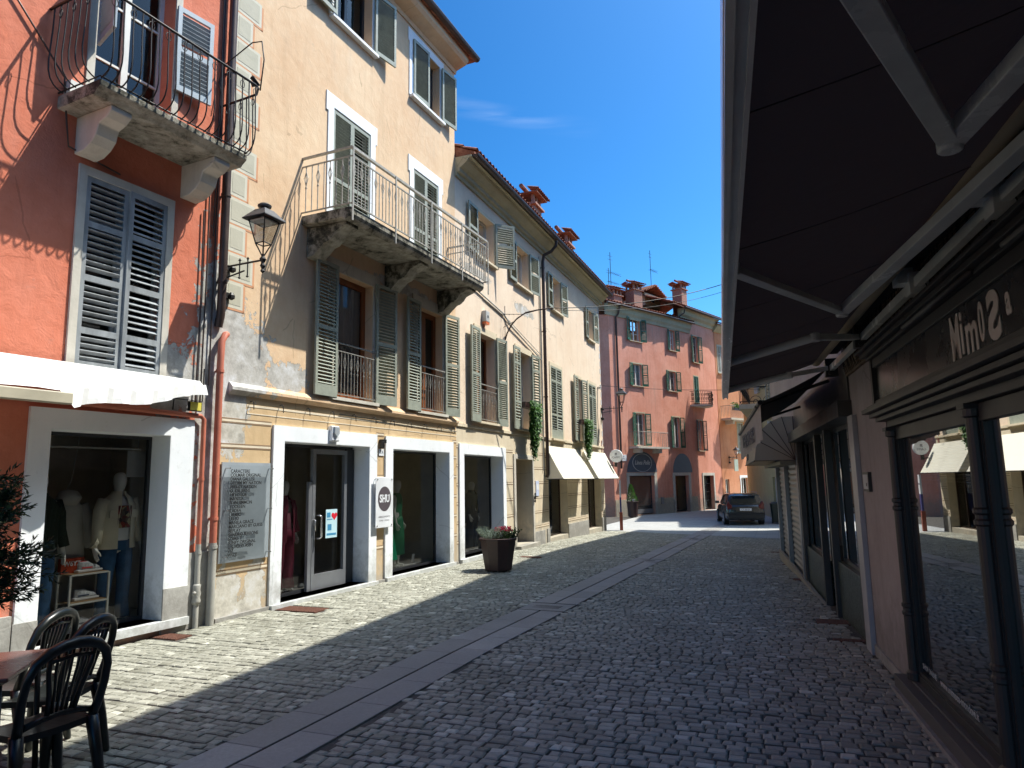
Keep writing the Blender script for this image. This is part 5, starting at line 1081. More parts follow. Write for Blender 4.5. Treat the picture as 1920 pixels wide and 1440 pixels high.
# ------------------------------------------------------------------ street lanterns
LG = glassm('lantern_glass', (.9, .9, .88), .6)
def lantern(F, x, z, lab, arm=.7, name='wall_lantern'):
    t = F.thing(name, lab, 'street lamp', x, 0, z, 'wall lanterns')
    m = F.mb(); m.tube([(0, .03, .06), (0, arm, .06)], .013, 6); m.tube([(0, .03, -.1), (0, arm*.55, -.04)], .011, 6); m.tube([(0, .05, .2), (0, .05, -.4)], .018, 6)
    for o, s_ in ((.3, .1), (.44, .07)):
        m.tube([(0, arm*o/.7, -.14), (0, arm*o/.7, .14)], .009, 5); m.lathe((0, arm*o/.7, .1), [(.003, 0), (.022, .015), (.003, .035)], 6); m.lathe((0, arm*o/.7, -.14), [(.003, 0), (.022, .015), (.003, .035)], 6)
    for zz in (.06, -.32):
        m.box(-.02, .1, .0, .05, zz-.04, zz+.04); m.lathe((.11, .06, zz-.05), [(.02, 0), (.045, .02), (.045, .06), (.02, .1)], 8)
    m.lathe((0, arm, -.12), [(.003, 0), (.03, .03), (.015, .06), (.035, .1), (.02, .14), (.045, .19), (.02, .23), (.02, .26)], 10)
    m.build('bracket', IRON, t, smooth=False)
    c = arm; zb, zt, wb2, wt2 = .28, .59, .07, .135
    m = F.mb()
    for a in (-1, 1):
        for b in (-1, 1):
            m.tube([(a*wb2, c+b*wb2, zb), (a*wt2, c+b*wt2, zt)], .008, 5); m.tube([(a*wb2, c+b*wb2, zb), (a*.05, c+b*.05, zb-.05), (a*.01, c+b*.01, zb-.16)], .009, 5)
    sq = lambda w_, z_: [(-w_, c-w_, z_), (w_, c-w_, z_), (w_, c+w_, z_), (-w_, c+w_, z_)]
    m.tube(sq(wb2, zb), .009, 4, closed=True); m.tube(sq(wt2, zt), .009, 4, closed=True); m.build('cage', IRON, t)
    m = F.mb(); r0, r1 = sq(.195, zt+.02), sq(.085, zt+.15)
    for k in range(4): k2 = (k+1) % 4; m.quad(r0[k], r0[k2], r1[k2], r1[k]); m.quad(*[Vector(p)-Vector((0, 0, .012)) for p in (r0[k], r0[k2])], r0[k2], r0[k])
    m.face([m.vert(p) for p in r1]); m.lathe((0, c, zt+.15), [(.045, 0), (.045, .03), (.085, .04), (.09, .065), (.06, .09), (.02, .1)], 14); m.build('hood', basic('grey_lantern_hood', (.10, .10, .105), .4, metal=.5), t, fix=False)
    m = F.mb(); m.box(-.12, .12, c-.12, c+.12, zt-.02, zt+.0); m.build('reflector', WFRAME, t)
    m = F.mb(); b0, b1 = sq(wb2-.004, zb), sq(wt2-.004, zt-.025)
    for k in range(4): k2 = (k+1) % 4; m.quad(b0[k], b0[k2], b1[k2], b1[k])
    m.build('lamp_glass', LG, t, fix=False); return t
lantern(F2, -1.02, 4.57, 'black iron lantern on a bracket between the coral house and the apricot house')
lantern(F3, 12.98, 4.42, 'black iron lantern on a bracket at the far corner of the cream house', .84)
lantern(FD, 1.0, 3.2, 'pale iron lantern on the orange house under the plant filled balcony', .7)
t = F3.thing('arched_cable_bracket', 'curved iron bracket with chains holding the cable across the street, on the cream house', 'bracket', 2.95, 0, 5.4)
m = F3.mb(); m.tube([(0, .0, -.02), (0, .06, .16), (0, .18, .36), (0, .34, .52), (0, .6, .66), (0, .9, .69), (0, 1.3, .7)], .02, 6); m.tube([(-.1, 0, .3), (-.05, .3, .45), (0, .5, .6)], .009, 4); m.tube([(-.25, 0, .62), (0, .5, .62), (0, 1.0, .69)], .008, 4); m.tube([(0, 0, -.05), (0, .01, .9)], .008, 4)
for k in range(6): m.lathe((-.2+.04*k, .08+.11*k, .6), [(.004, 0), (.02, .012), (.004, .024)], 6)
m.build('arm', COPPERP, t, smooth=True)
def cable(name, lab, p, q, sag, r=.008, n=26):
    p = Vector(p); q = Vector(q); t = thing(name, lab, 'cable', p); m = MB(); m.tube([(q-p)*(i/n)-Vector((0, 0, sag*4*(i/n)*(1-i/n))) for i in range(n+1)], r, 5); m.build('wire', IRON, t, smooth=True)
cable('street_cable', 'upper dark cable slung across the street toward the sky', F3.pt(2.95, 1.28, 6.1), (9.0, 23.6, 9.0), .35, .012)
cable('street_cable', 'second dark cable running with the upper one in front of the salmon house roof', F3.pt(2.95, 1.28, 6.06), (9.0, 23.6, 8.75), .42, .007)
cable('street_cable', 'thin pale cable crossing low in front of the salmon house', F3.pt(12.5, .1, 5.35), (9.8, 25.3, 4.95), .12, .008)
# ------------------------------------------------------------------ signs and boxes on the left
WPL = basic('white_plastic', (.78, .80, .82), .35)
t = F2.thing('shop_plate_sign', 'white plate with a dark oval and the letters SHU between the shop door and window', 'sign', 2.70, .0, 1.38)
m = F2.mb(); m.box(-.265, .265, .085, .10, -.44, .44); m.build('plate', WPL, t, bevel=.012)
m = F2.mb()
for a in (-1, 1):
    for b in (-1, 1): m.tube([(a*.22, .0, b*.4), (a*.22, .108, b*.4)], .012, 8)
m.build('stand_offs', STEEL, t)
m = F2.mb(); m.extrude([(.2*cos(k*2*pi/36), .215*sin(k*2*pi/36)+.06) for k in range(36)], lambda x, z: (x, .1005, z), lambda x, z: (x, .1025, z)); m.build('oval', basic('dark_plum_grey', (.09, .075, .085), .5), t)
sh = textmesh('lettering', 'SHU', .185, WPL, t, F2.tm(0, .1035, .06), .0006, .006, sx=.88, space=1.0)
m = F2.mb()
for x in (-.036, .044): pass
for x, z in ((-.045, .118), (.018, .118), (-.045, .004), (.018, .004), (.062, .118), (.115, .118)): m.box(x-.018, x+.018, .1029, .1042, z-.004, z+.004)
m.build('serifs', WPL, t)
GREYTX = basic('grey_print', (.25, .25, .27), .6)
textmesh('small_print', 'ABBIGLIAMENTO', .042, GREYTX, t, F2.tm(0, .1012, -.25), .0005, sx=1.1); textmesh('small_print', 'UOMO   DONNA', .036, GREYTX, t, F2.tm(0, .1012, -.315), .0005, sx=1.1)
t = F2.thing('brand_plaque', 'grey panel with a column of black names standing off the wall beside the downpipe', 'sign', -.48, 0, 1.37)
m = F2.mb(); m.box(-.44, .44, .012, .03, -.65, .65); m.build('back_panel', basic('blue_grey_panel', (.34, .38, .41), .5), t)
PG = glassm('plaque_glass', (.93, .95, .95), .5)
m = F2.mb(); m.quad((-.40, .10, -.60), (.42, .10, -.60), (.42, .10, .61), (-.40, .10, .61)); m.build('glass_plate', PG, t)
m = F2.mb()
for z in (-.57, .02, .57):
    for x in (-.38, .40): m.tube([(x, .01, z), (x, .115, z)], .008, 8)
m.build('pins', STEEL, t)
names = ['CARACTERE', 'COLMAR ORIGINAL', 'DIANA GALLESI', 'DREAM MY NATION', 'FREAKY NATION', 'GUESS JEANS', 'HEY DUDE', 'INVICTA', 'IVAN SIMMON', 'YOOLEEN', 'JLADEA', 'LAUGO', 'LIU JO', 'MANILA GRACE', 'MARCIANO BY GUESS', 'REPLAY', 'SANDRO FERRONE', 'SOHO-T', 'SUNFY ORIGINAL', 'U.S. POLO ASSN', 'VIZ', 'WIZZ']
BLKT = basic('black_lettering', (.01, .01, .01), .6)
for i, nme in enumerate(names[:21] if False else names):
    textmesh('name_line', nme, .062, BLKT, t, F2.tm(-.36, .101, .53-i*.0515), .0008, .0012, align='LEFT', sx=.98)
t = F2.thing('siren_box', 'white alarm siren above the glass shop door', 'alarm', 1.33, 0, 2.52)
m = F2.mb(); m.box(-.1, .1, .002, .09, -.13, .12); m.build('housing', WPL, t, bevel=.02); m = F2.mb(); m.extrude([(-.07, .1), (.07, .1), (.075, .0), (0, -.06), (-.075, 0)], lambda x, z: (x, .091, z), lambda x, z: (x*.8, .12, z)); m.build('lens', basic('grey_siren_lens', (.35, .38, .40), .3), t)
t = F2.thing('door_light', 'small dark lamp above the house number by the shop door', 'lamp', 2.70, 0, 2.42)
m = F2.mb(); m.box(-.05, .06, .002, .1, 0, .07); m.box(-.07, -.02, .04, .11, -.1, .03); m.build('housing', IRON, t, bevel=.01)
t = F2.thing('house_number', 'small white house number tile reading 7A beside the shop door', 'sign', 2.72, 0, 2.26)
m = F2.mb(); m.box(-.075, .075, .002, .014, -.06, .06); m.build('tile', WPL, t); textmesh('lettering', '7A', .09, basic('blue_grey_number', (.08, .12, .2), .5), t, F2.tm(0, .0145, 0), .0006)
t = F3.thing('alarm_box', 'grey alarm box with orange underside, high on the cream house', 'alarm', 1.55, 0, 5.66)
m = F3.mb(); m.box(-.11, .11, .002, .12, -.1, .17); m.build('housing', basic('pale_grey_box', (.5, .5, .48), .5), t, bevel=.012); m = F3.mb(); m.box(-.1, .1, .01, .115, -.16, -.101); m.build('beacon', basic('orange_beacon', (.7, .16, .05), .4), t); m = F3.mb(); m.lathe((0, .121, .02), [(.0, 0), (.0, .01)], 6); m.box(-.03, .03, .1205, .126, .0, .06); m.build('grille', IRON, t)
t = F2.thing('door_poster', 'small pale blue poster with a red heart on the glass shop door', 'poster', 1.72, -.28, 1.07)
m = F2.mb(); m.box(-.145, .145, .003, .006, -.23, .23); m.build('paper', basic('pale_blue_paper', (.50, .72, .78), .6), t)
m = F2.mb(); m.extrude([(.07+.075*(16*sin(a)**3)/16, .12+.07*(13*cos(a)-5*cos(2*a)-2*cos(3*a)-cos(4*a))/16) for a in [k*2*pi/28 for k in range(28)]], lambda x, z: (x, .0065, z), lambda x, z: (x, .008, z)); m.build('heart', basic('red_print', (.65, .02, .04), .5), t)
m = F2.mb(); m.lathe((-.05, .0065, -.06), [(.0, 0), (.001, 0)], 6); m.box(-.1, .0, .0065, .0075, -.11, -.01); m.box(-.12, .02, .0065, .0075, .06, .075); m.box(-.12, -.03, .0065, .0075, .1, .18); m.box(-.12, .12, .0065, .0075, -.19, -.155); m.build('print', basic('blue_print', (.05, .25, .45), .5), t)
t = F3.thing('round_projecting_sign', 'round white projecting shop sign at the corner of the cream house', 'sign', 13.1, .52, 2.62)
m = F3.mb(); m.M = Matrix.Rotation(R(90), 4, 'Y'); m.lathe((0, 0, -.06), [(.235, 0), (.25, .015), (.25, .105), (.235, .12)], 32); o_ = m.build('disc', WPL, t); smoothby(o_)
m = F3.mb(); m.tube([(0, -.5, -.36), (0, -.02, -.36)], .015, 6); m.box(-.03, .03, -.08, .02, -.42, -.25); m.build('bracket', IRON, t)
Mx = Matrix(((0, 0, -1, -.0625), (-1, 0, 0, 0), (0, 1, 0, 0), (0, 0, 0, 1)))
textmesh('lettering', 'CAFFE', .11, GREYTX, t, Matrix.Translation((0, 0, -.06)) @ Mx, .001, .001)
m = F3.mb(); m.box(-.064, -.0605, -.05, .05, .03, .05); m.box(-.064, -.0605, -.04, .04, .06, .12); m.build('emblem', GREYTX, t)
for (x, z, h, wd, lab, col) in ((13.6-.9, 2.35, .5, .2, 'small blue and white enamel sign on the corner of the cream house', (.15, .3, .55)), (5.2, 1.5, .42, .24, 'pale blue notice board beside the open doorway', (.55, .62, .8)), (12.9, 3.0, .45, .1, 'small reddish plaque above the round sign', (.35, .15, .12))):
    t = F3.thing('wall_plate', lab, 'sign', x, 0, z); m = F3.mb(); m.box(-wd/2, wd/2, .002, .02, -h/2, h/2); m.build('plate', basic('enamel_'+str(int(x*10)).replace('1', 'a').replace('2', 'b').replace('3', 'c').replace('5', 'e').replace('7', 'g').replace('9', 'i').replace('0', 'o'), col, .4), t); m = F3.mb(); m.box(-wd*.35, wd*.35, .0205, .022, -h*.1, h*.3); m.build('print', WPL, t)
t = F3.thing('lion_knocker', 'ornate dark iron bell pull on the doorway jamb of the cream house', 'bell pull', 4.86, .03, 1.25)
m = F3.mb(); m.lathe((0, .03, -.14), [(.005, 0), (.03, .04), (.012, .08), (.035, .14), (.012, .2), (.02, .24), (.005, .28)], 8); m.build('handle', IRON, t, smooth=True)
t = F1.thing('flood_light', 'small yellow flood light frame hanging from the red service pipe', 'flood light', -.5, 0, 2.70)
m = F1.mb(); m.box(-.08, .1, .08, .12, -.06, .06); m.tube([(-.28, .05, .08), (.16, .05, .08), (.16, .06, .5)], .008, 4); m.tube([(-.25, .05, .08), (-.27, .06, -.06)], .008, 4); m.build('frame', IRON, t); m = F1.mb(); m.box(-.07, .09, .1205, .123, -.05, .05); m.build('lens', basic('yellow_lens', (.75, .65, .12), .2), t)
# ------------------------------------------------------------------ planters and plants
def gloc(x, y, dz=0): return (x, y, GZ(x, y)+dz)
POT = basic('brown_plastic_planter', (.055, .028, .024), .45, var=.25, vs=7, bump=.2, bs=40)
def planter(loc, r0, r1, h, lab, n=10, grp=None):
    t = thing('planter', lab, 'planter', loc, .3, grp); m = MB()
    for a in range(4): m.box(.14*cos(a*pi/2+.7)-.04, .14*cos(a*pi/2+.7)+.04, .14*sin(a*pi/2+.7)-.04, .14*sin(a*pi/2+.7)+.04, 0, .03)
    m.lathe((0, 0, 0), [(r0, .03), (r0+.005, .05), (r1-.01, h-.05), (r1+.012, h-.045), (r1+.015, h-.005), (r1+.005, h), (r1-.03, h), (r1-.04, h-.06)], n, cap=False); m.build('pot', POT, t); m = MB(); m.lathe((0, 0, h-.075), [(r1-.045, 0), (r1-.06, .02), (.01, .03)], 12, cap=False); m.lathe((0, 0, .031), [(r0-.002, 0), (.01, 0)], 12, cap=False); m.build('soil', basic('dark_soil', (.04, .028, .02), 1, bump=1), t); return t
def leafmat(name, c1, c2, tr=.3):
    a = N(name); oi = a.n('ShaderNodeAttribute', attribute_name='shade'); c = a.ramp(oi.outputs['Fac'], [(0, c1), (1, c2)]); a.l(c, a.b.inputs['Base Color']); a.b.inputs['Roughness'].default_value = .55
    tl = a.n('ShaderNodeBsdfTranslucent'); a.l(c, tl.inputs[0]); ms = a.n('ShaderNodeMixShader'); ms.inputs[0].default_value = tr; a.l(a.b.outputs[0], ms.inputs[1]); a.l(tl.outputs[0], ms.inputs[2]); a.l(ms.outputs[0], a.t.nodes['Material Output'].inputs[0]); return a.m
class LeafCloud:
    def __init__(s): s.v = []; s.f = []; s.c = []
    def leaf(s, p, d, nrm, L, W, sh, fold=.25):
        d = Vector(d).normalized(); n_ = Vector(nrm); x = d.cross(n_)
        if x.length < 1e-4: x = d.orthogonal()
        x.normalize(); n_ = x.cross(d); p = Vector(p); i = len(s.v)
        s.v += [tuple(q) for q in (p, p+d*L*.45+x*W/2-n_*fold*W*.3, p+d*L, p+d*L*.45-x*W/2-n_*fold*W*.3, p+d*L*.5)]
        s.f += [(i, i+1, i+4), (i+1, i+2, i+4), (i+2, i+3, i+4), (i+3, i, i+4)]; s.c += [sh]*4
    def build(s, name, mat, parent):
        me = bpy.data.meshes.new(name); me.from_pydata(s.v, [], s.f); me.materials.append(mat); at = me.attributes.new('shade', 'FLOAT', 'FACE'); at.data.foreach_set('value', s.c); me.update()
        o = bpy.data.objects.new(name, me); sc.collection.objects.link(o); o.parent = parent; return o
def rdir(zmin=-1): 
    while True:
        v = Vector((random.uniform(-1, 1), random.uniform(-1, 1), random.uniform(zmin, 1)))
        if .05 < v.length < 1: return v.normalized()
P1L = (-.33, 14.0)
planter(gloc(*P1L), .27, .375, .64, 'large tapered brown planter with flowers in front of the third shop window')
def sprig_plant(name, lab, cat, loc, stems, h, rad, L, W, mat, dens, tilt=.5, stemmat=None):
    t = thing(name, lab, cat, loc); lc = LeafCloud(); m = MB()
    for k in range(stems):
        a = random.uniform(0, 2*pi); r = rad*math.sqrt(random.random()); b = Vector((r*cos(a)*.6, r*sin(a)*.6, 0)); hh = h*random.uniform(.6, 1); top = b+Vector((r*cos(a)*tilt+random.gauss(0, .02), r*sin(a)*tilt+random.gauss(0, .02), hh))
        m.tube([b, (b+top)/2+Vector((random.gauss(0, .01), random.gauss(0, .01), 0)), top], .003, 4)
        for q in range(dens):
            u = .15+.85*q/dens; p = b.lerp(top, u); d = rdir(-.2)+Vector((0, 0, .6)); lc.leaf(p, d, rdir(), L*random.uniform(.7, 1.2), W, min(1, max(0, random.gauss(.5, .25))))
    m.build('stems', stemmat or basic('plant_stem', (.09, .11, .05), .8), t); lc.build('leaves', mat, t); return t
SILV = leafmat('silver_green_leaf', (.16, .21, .15), (.42, .50, .42)); GRN = leafmat('green_leaf', (.02, .07, .015), (.12, .26, .05)); DGRN = leafmat('dark_green_leaf', (.008, .022, .008), (.04, .09, .02)); RED = leafmat('crimson_petal', (.22, .005, .02), (.65, .03, .12))
zp = GZ(*P1L)+.6
sprig_plant('silver_shrub', 'silvery grey leaved plant at the left of the brown planter', 'plant', (P1L[0]-.13, P1L[1]-.06, zp), 60, .27, .26, .035, .006, SILV, 42, .9)
tf = sprig_plant('red_flowers', 'crimson flowering plant in the middle of the brown planter', 'plant', (P1L[0]+.1, P1L[1]-.05, zp), 34, .2, .2, .05, .022, DGRN, 8, .8)
lc = LeafCloud()
for k in range(40):
    a = random.uniform(0, 2*pi); r = .17*math.sqrt(random.random()); c = Vector((r*cos(a), r*sin(a), .17+.08*random.random()))
    for q in range(12): lc.leaf(c+rdir()*.012, rdir(-.3)+Vector((0, 0, .4)), rdir(), .035, .016, random.random())
lc.build('flowers', RED, tf)
sprig_plant('dark_leafy_plant', 'dark green leafy plant at the right of the brown planter', 'plant', (P1L[0]+.25, P1L[1]+.05, zp), 26, .22, .15, .05, .03, DGRN, 14, .8)
P2L = (7.15, 42.3)
planter(gloc(*P2L), .27, .37, .95, 'brown planter with a small conifer outside the shop with the grille')
t = thing('small_conifer', 'small bright green conifer in the planter outside the salmon house', 'plant', (P2L[0], P2L[1], GZ(*P2L)+.9)); lc = LeafCloud(); m = MB(); m.tube([(0, 0, 0), (-.02, 0, .95)], .018, 5, r2=.006); m.build('trunk', WOOD, t)
for k in range(1500):
    u = random.random(); z = .05+u*1.0; r = (.30*(1-u)**.8+.03)*math.sqrt(random.uniform(.3, 1)); a = random.uniform(0, 2*pi); p = Vector((r*cos(a)-.08*u, r*sin(a), z)); lc.leaf(p, Vector((cos(a), sin(a), 1.2))+rdir()*.5, rdir(), .08, .03, random.random())
lc.build('foliage', GRN, t)
sprig_plant('white_flowers', 'small white and violet flowers under the conifer in the far planter', 'plant', (P2L[0]+.1, P2L[1]-.12, GZ(*P2L)+.88), 20, .25, .14, .05, .03, leafmat('white_petal', (.3, .25, .5), (.9, .9, .9)), 8, .6)
# creepers hanging from two first floor windows
def creeper(F, x0, x1, ztop, zbot, lab, bulge=.22):
    t = F.thing('hanging_creeper', lab, 'plant', (x0+x1)/2, .1, ztop-.15, 'creepers hanging from windows'); lc = LeafCloud(); m = F.mb(); hw = (x1-x0)/2
    for k in range(46):
        x = random.uniform(-hw*.9, hw*.9); L = (ztop-zbot)*random.uniform(.35, 1)*(1-.35*abs(x/hw)); pts = [(x, .0, 0), (x*.9, bulge*.8, .03)]; n = 8
        for i in range(1, n+1): pts.append((x*(1-.35*i/n)+random.gauss(0, .02), bulge*(1-.3*i/n)+random.gauss(0, .02), -L*i/n))
        m.tube(pts, .004, 4)
        for (a, b) in zip(pts[1:], pts[2:]):
            for q in range(13):
                p = Vector(a).lerp(Vector(b), random.random())+Vector((random.gauss(0, .045), abs(random.gauss(.02, .04)), random.gauss(0, .03))); d = Vector((random.uniform(-1, 1), random.uniform(0, 1), random.uniform(-1.3, .2)))
                lc.leaf((p.x, F.sg*p.y, p.z), (d.x, F.sg*d.y, d.z), (0, F.sg, .5), random.uniform(.06, .1), random.uniform(.045, .075), random.random())
    m.build('stems', basic('plant_stem', (.09, .11, .05), .8), t); lc.build('leaves', GRN, t)
    m = F.mb(); m.box(-hw, hw, -.05, .12, -.12, .03); m.build('window_box', POT, t)
creeper(F3, 3.8, 4.65, 3.95, 2.25, 'long green creeper hanging over the open doorway from its window box'); creeper(F3, 9.35, 10.15, 3.9, 2.3, 'green creeper hanging between the two cream awnings')
# conifer at the left edge
TX, TY = -2.70, 3.35
t = thing('potted_conifer', 'dark spreading conifer in a pot at the left edge by the cafe table', 'conifer', (TX, TY, 0)); m = MB(); m.lathe((0, 0, 0), [(.2, 0), (.27, .42), (.29, .44), (.25, .45), (.24, .4)], 14); m.build('pot', POT, t)
lc = LeafCloud(); m = MB(); m.tube([(0, 0, .38), (.01, .01, 1.1), (0, 0, 1.95)], .03, 7, r2=.006)
for k in range(150):
    z = random.uniform(1.08, 1.88); a = random.uniform(0, 2*pi); u = (z-.9)/.95; L = (.33*sin(pi*min(1, u*.85+.12))+.05)*random.uniform(.55, 1.25); d = Vector((cos(a), sin(a), random.uniform(-.15, .55))).normalized(); b = Vector((0, 0, z)); e = b+d*L
    m.tube([b, b+d*L*.5+Vector((0, 0, .02)), e], .006, 4, r2=.002)
    for q in range(16):
        v = .2+.8*q/16; p = b+d*L*v; sd_ = (d+rdir()*.9).normalized(); sl = .10*(1.15-v*.5)
        for w_ in range(10):
            pp = p+sd_*sl*(w_/10); lc.leaf(pp, sd_+rdir()*.7, rdir(), .036, .009, random.random()**1.5)
m.build('branches', basic('conifer_bark', (.05, .035, .025), .9), t, smooth=True); lc.build('foliage', leafmat('conifer_needles', (.008, .02, .008), (.06, .095, .03), .2), t)
# ------------------------------------------------------------------ cafe table and chairs
TBL = basic('brown_laminate_table_top', (.16, .075, .06), .28, var=.12, vs=3)
v_ = Vector((-.3, .954, 0)).normalized(); u_ = Vector((-v_.y, v_.x, 0)); c0 = Vector((-2.6, 3.70, 0))
tr = math.atan2(u_.y, u_.x)
def table(c, lab):
    t = thing('cafe_table', lab, 'table', (c.x, c.y, 0), tr, 'square cafe tables'); m = MB(); m.box(-.345, .345, -.345, .345, .725, .75); m.build('table_top', TBL, t, bevel=.008); m = MB(); m.box(-.3, .3, -.3, .3, .70, .7245); m.build('apron', IRON, t)
    for a in (-1, 1):
        for b in (-1, 1): m = MB(); m.tube([(a*.29, b*.29, .70), (a*.31, b*.31, 0)], .016, 8); m.build('leg', IRON, t, smooth=True)
    return t
cA = c0+v_*.35+u_*.35; table(cA, 'brown square cafe table, the one nearest the front chair'); table(cA+u_*.70, 'brown square cafe table joined behind the nearer one, at the picture edge')
PLAS = basic('black_green_resin', (.010, .013, .012), .32, var=.1)
def make_chair():
    t = thing('resin_chair', '', 'chair')
    m = MB()   # seat shell, front toward -y ; back toward +y
    n = 10
    def sp_(u, w_): # u across -1..1, w depth 0 front..1 back
        x = u*(.225-.02*w_); y = -.22+.42*w_; z = .44-.028*(1-u*u)*(.3+.7*sin(pi*min(1, w_*.9+.1)))-.03*max(0, .15-w_)/.15
        return (x, y, z)
    for i in range(n):
        for j in range(n):
            u0, u1 = -1+2*i/n, -1+2*(i+1)/n; w0, w1 = j/n, (j+1)/n; m.quad(sp_(u0, w0), sp_(u1, w0), sp_(u1, w1), sp_(u0, w1)); m.quad(*[Vector(sp_(a, b))-Vector((0, 0, .012)) for a, b in ((u0, w0), (u1, w0), (u1, w1), (u0, w1))])
    rim = [sp_(-1+2*k/8, 0) for k in range(9)]+[sp_(1, k/8) for k in range(1, 9)]+[sp_(1-2*k/8, 1) for k in range(1, 9)]+[sp_(-1, 1-k/8) for k in range(1, 8)]
    for a, b in zip(rim, rim[1:]+rim[:1]): m.quad(a, b, Vector(b)-Vector((0, 0, .035)), Vector(a)-Vector((0, 0, .035)))
    m.build('seat', PLAS, t, smooth=True, fix=False)
    for a in (-1, 1):
        for b, yb, y0 in ((-1, -.25, -.2), (1, .27, .19)):
            m = MB(); m.loft([(a*.235, yb, 0, .017, .017), (a*.233, yb*.985, .02, .021, .021), (a*.215, (yb+y0)/2, .25, .027, .03), (a*.2, y0, .44, .03, .035)], 8, pw=3); m.build('leg', PLAS, t, smooth=True)
    m = MB(); pts = []
    H = .88
    for k in range(25):
        q = k/24; a = pi*q; 
        x = -.215*cos(a) if .0 else 0
    path = [(-.2, .19, .42), (-.213, .225, .52), (-.222, .25, .62), (-.218, .275, .72), (-.19, .295, .80), (-.13, .31, .85), (-.06, .318, .873), (0, .32, .88)]
    path = path+[(-x, y, z) for x, y, z in path[:-1][::-1]]
    for (a, b) in zip(path, path[1:]): pass
    m.tube(path, [.026, .024, .023, .023, .026, .03, .033, .034, .033, .03, .026, .023, .023, .024, .026], 8); m.build('back_frame', PLAS, t, smooth=True)
    m = MB(); m.tube([(-.2, .2, .47), (-.1, .222, .50), (0, .228, .51), (.1, .222, .50), (.2, .2, .47)], .018, 6)
    for k in range(7):
        f = (k-3)/3; m.tube([(f*.07, .222, .5), (f*.085, .252, .62), (f*.115, .285, .75), (f*.12, .305, .85)], .0085 if abs(f) < 1 else .014, 6)
    m.tube([(-.12, .30, .80), (0, .315, .815), (.12, .30, .80)], .011, 6)
    m.build('back_slats', PLAS, t, smooth=True); return t
ch0 = make_chair()
def put(o, x, y, fx, fy, lab, grp='black resin chairs round the cafe tables'):
    """back top at x,y; facing direction fx,fy"""
    f = Vector((fx, fy, 0)).normalized(); o.location = (x+f.x*.3, y+f.y*.3, GZ(x, y)); o.rotation_euler = (0, 0, math.atan2(f.y, f.x)+pi/2); o['label'] = lab; o['group'] = grp
put(ch0, -2.40, 3.90, -.9, .42, 'black resin chair nearest the camera, its slatted back turned to us')
for a in ((-2.68, 4.58, -1, .02, 'black resin chair on the right behind the front chair, leg in the shadow edge'), (-3.08, 4.82, -1, 0, 'black resin chair farthest back, in front of the shop window'), (-2.88, 3.15, -.15, .99, 'black resin chair cut off at the left edge below the table'), (-3.55, 3.55, .2, .95, 'black resin chair mostly outside the picture at the far left')):
    put(copy_tree(ch0), *a)
# ------------------------------------------------------------------ shop window figures
MANN = basic('white_mannequin', (.85, .85, .80), .35)
def limb(m, pts, rs, n=10): m.tube(pts, rs, n)
def skinbody(name, verts, edges, radii, mat, parent, sub=2):
    me = bpy.data.meshes.new(name); me.from_pydata(verts, edges, []); me.materials.append(mat); o = bpy.data.objects.new(name, me); sc.collection.objects.link(o); o.parent = parent
    md = o.modifiers.new('skin', 'SKIN'); 
    for i, r in enumerate(radii):
        sv = me.skin_vertices[0].data[i]; sv.radius = r if isinstance(r, tuple) else (r, r)
    me.skin_vertices[0].data[0].use_root = True; md.use_smooth_shade = True
    s2 = o.modifiers.new('sub', 'SUBSURF'); s2.levels = sub; s2.render_levels = sub; return o
def mannequin(F, x, o, z0, lab, h=1.8, yaw=0, sp=1.0, female=False):
    """whole figure as one skinned surface; clothes are added as its children. returns thing"""
    t = F.thing('mannequin', lab, 'mannequin', x, o, z0); t.rotation_euler[2] += yaw; k = h/1.8; w_ = .86 if female else 1
    V = [(0, 0, .95), (0, 0, 1.15), (0, 0, 1.38), (0, 0, 1.49), (0, 0, 1.545), (0, .012, 1.62), (0, .01, 1.71), (0, 0, 1.78)]; E_ = [(i, i+1) for i in range(7)]; Rr = [(.15, .10), (.13, .09), (.15, .095), (.06, .055), (.05, .05), (.068, .085), (.078, .095), (.045, .055)]
    def add(p, fr, r): V.append(p); E_.append((fr, len(V)-1)); Rr.append(r); return len(V)-1
    for s_ in (-1, 1):
        a = add((s_*.17*w_, 0, 1.42), 2, .055); a = add((s_*.225*w_*sp, .0, 1.15), a, .04); a = add((s_*.26*w_*sp, .05, .92), a, .028); p_ = add((s_*.265*w_*sp, .075, .85), a, (.018, .036))
        for q, (dx, dl) in enumerate(((-.028, .07), (-.009, .085), (.010, .08), (.027, .06))):
            f1 = add((s_*.262*w_*sp+.0, .075+dx+.01, .805), p_, .009); add((s_*.25*w_*sp, .08+dx+.02, .805-dl*.8), f1, .0065)
        th = add((s_*.25*w_*sp, .125, .84), p_, .011); add((s_*.24*w_*sp, .14, .80), th, .008)
        l = add((s_*.09, 0, .88), 0, (.085, .085)); l = add((s_*.11, .01, .5), l, .056); l = add((s_*.12, -.01, .12), l, .036); l = add((s_*.12, -.01, .05), l, (.036, .04)); add((s_*.13, .12, .025), l, (.036, .02))
    o_ = skinbody('body', [(x_*k, F.sg*y_*k, z_*k) for x_, y_, z_ in V], E_, [tuple(q*k for q in (r if isinstance(r, tuple) else (r, r))) for r in Rr], MANN, t); return t
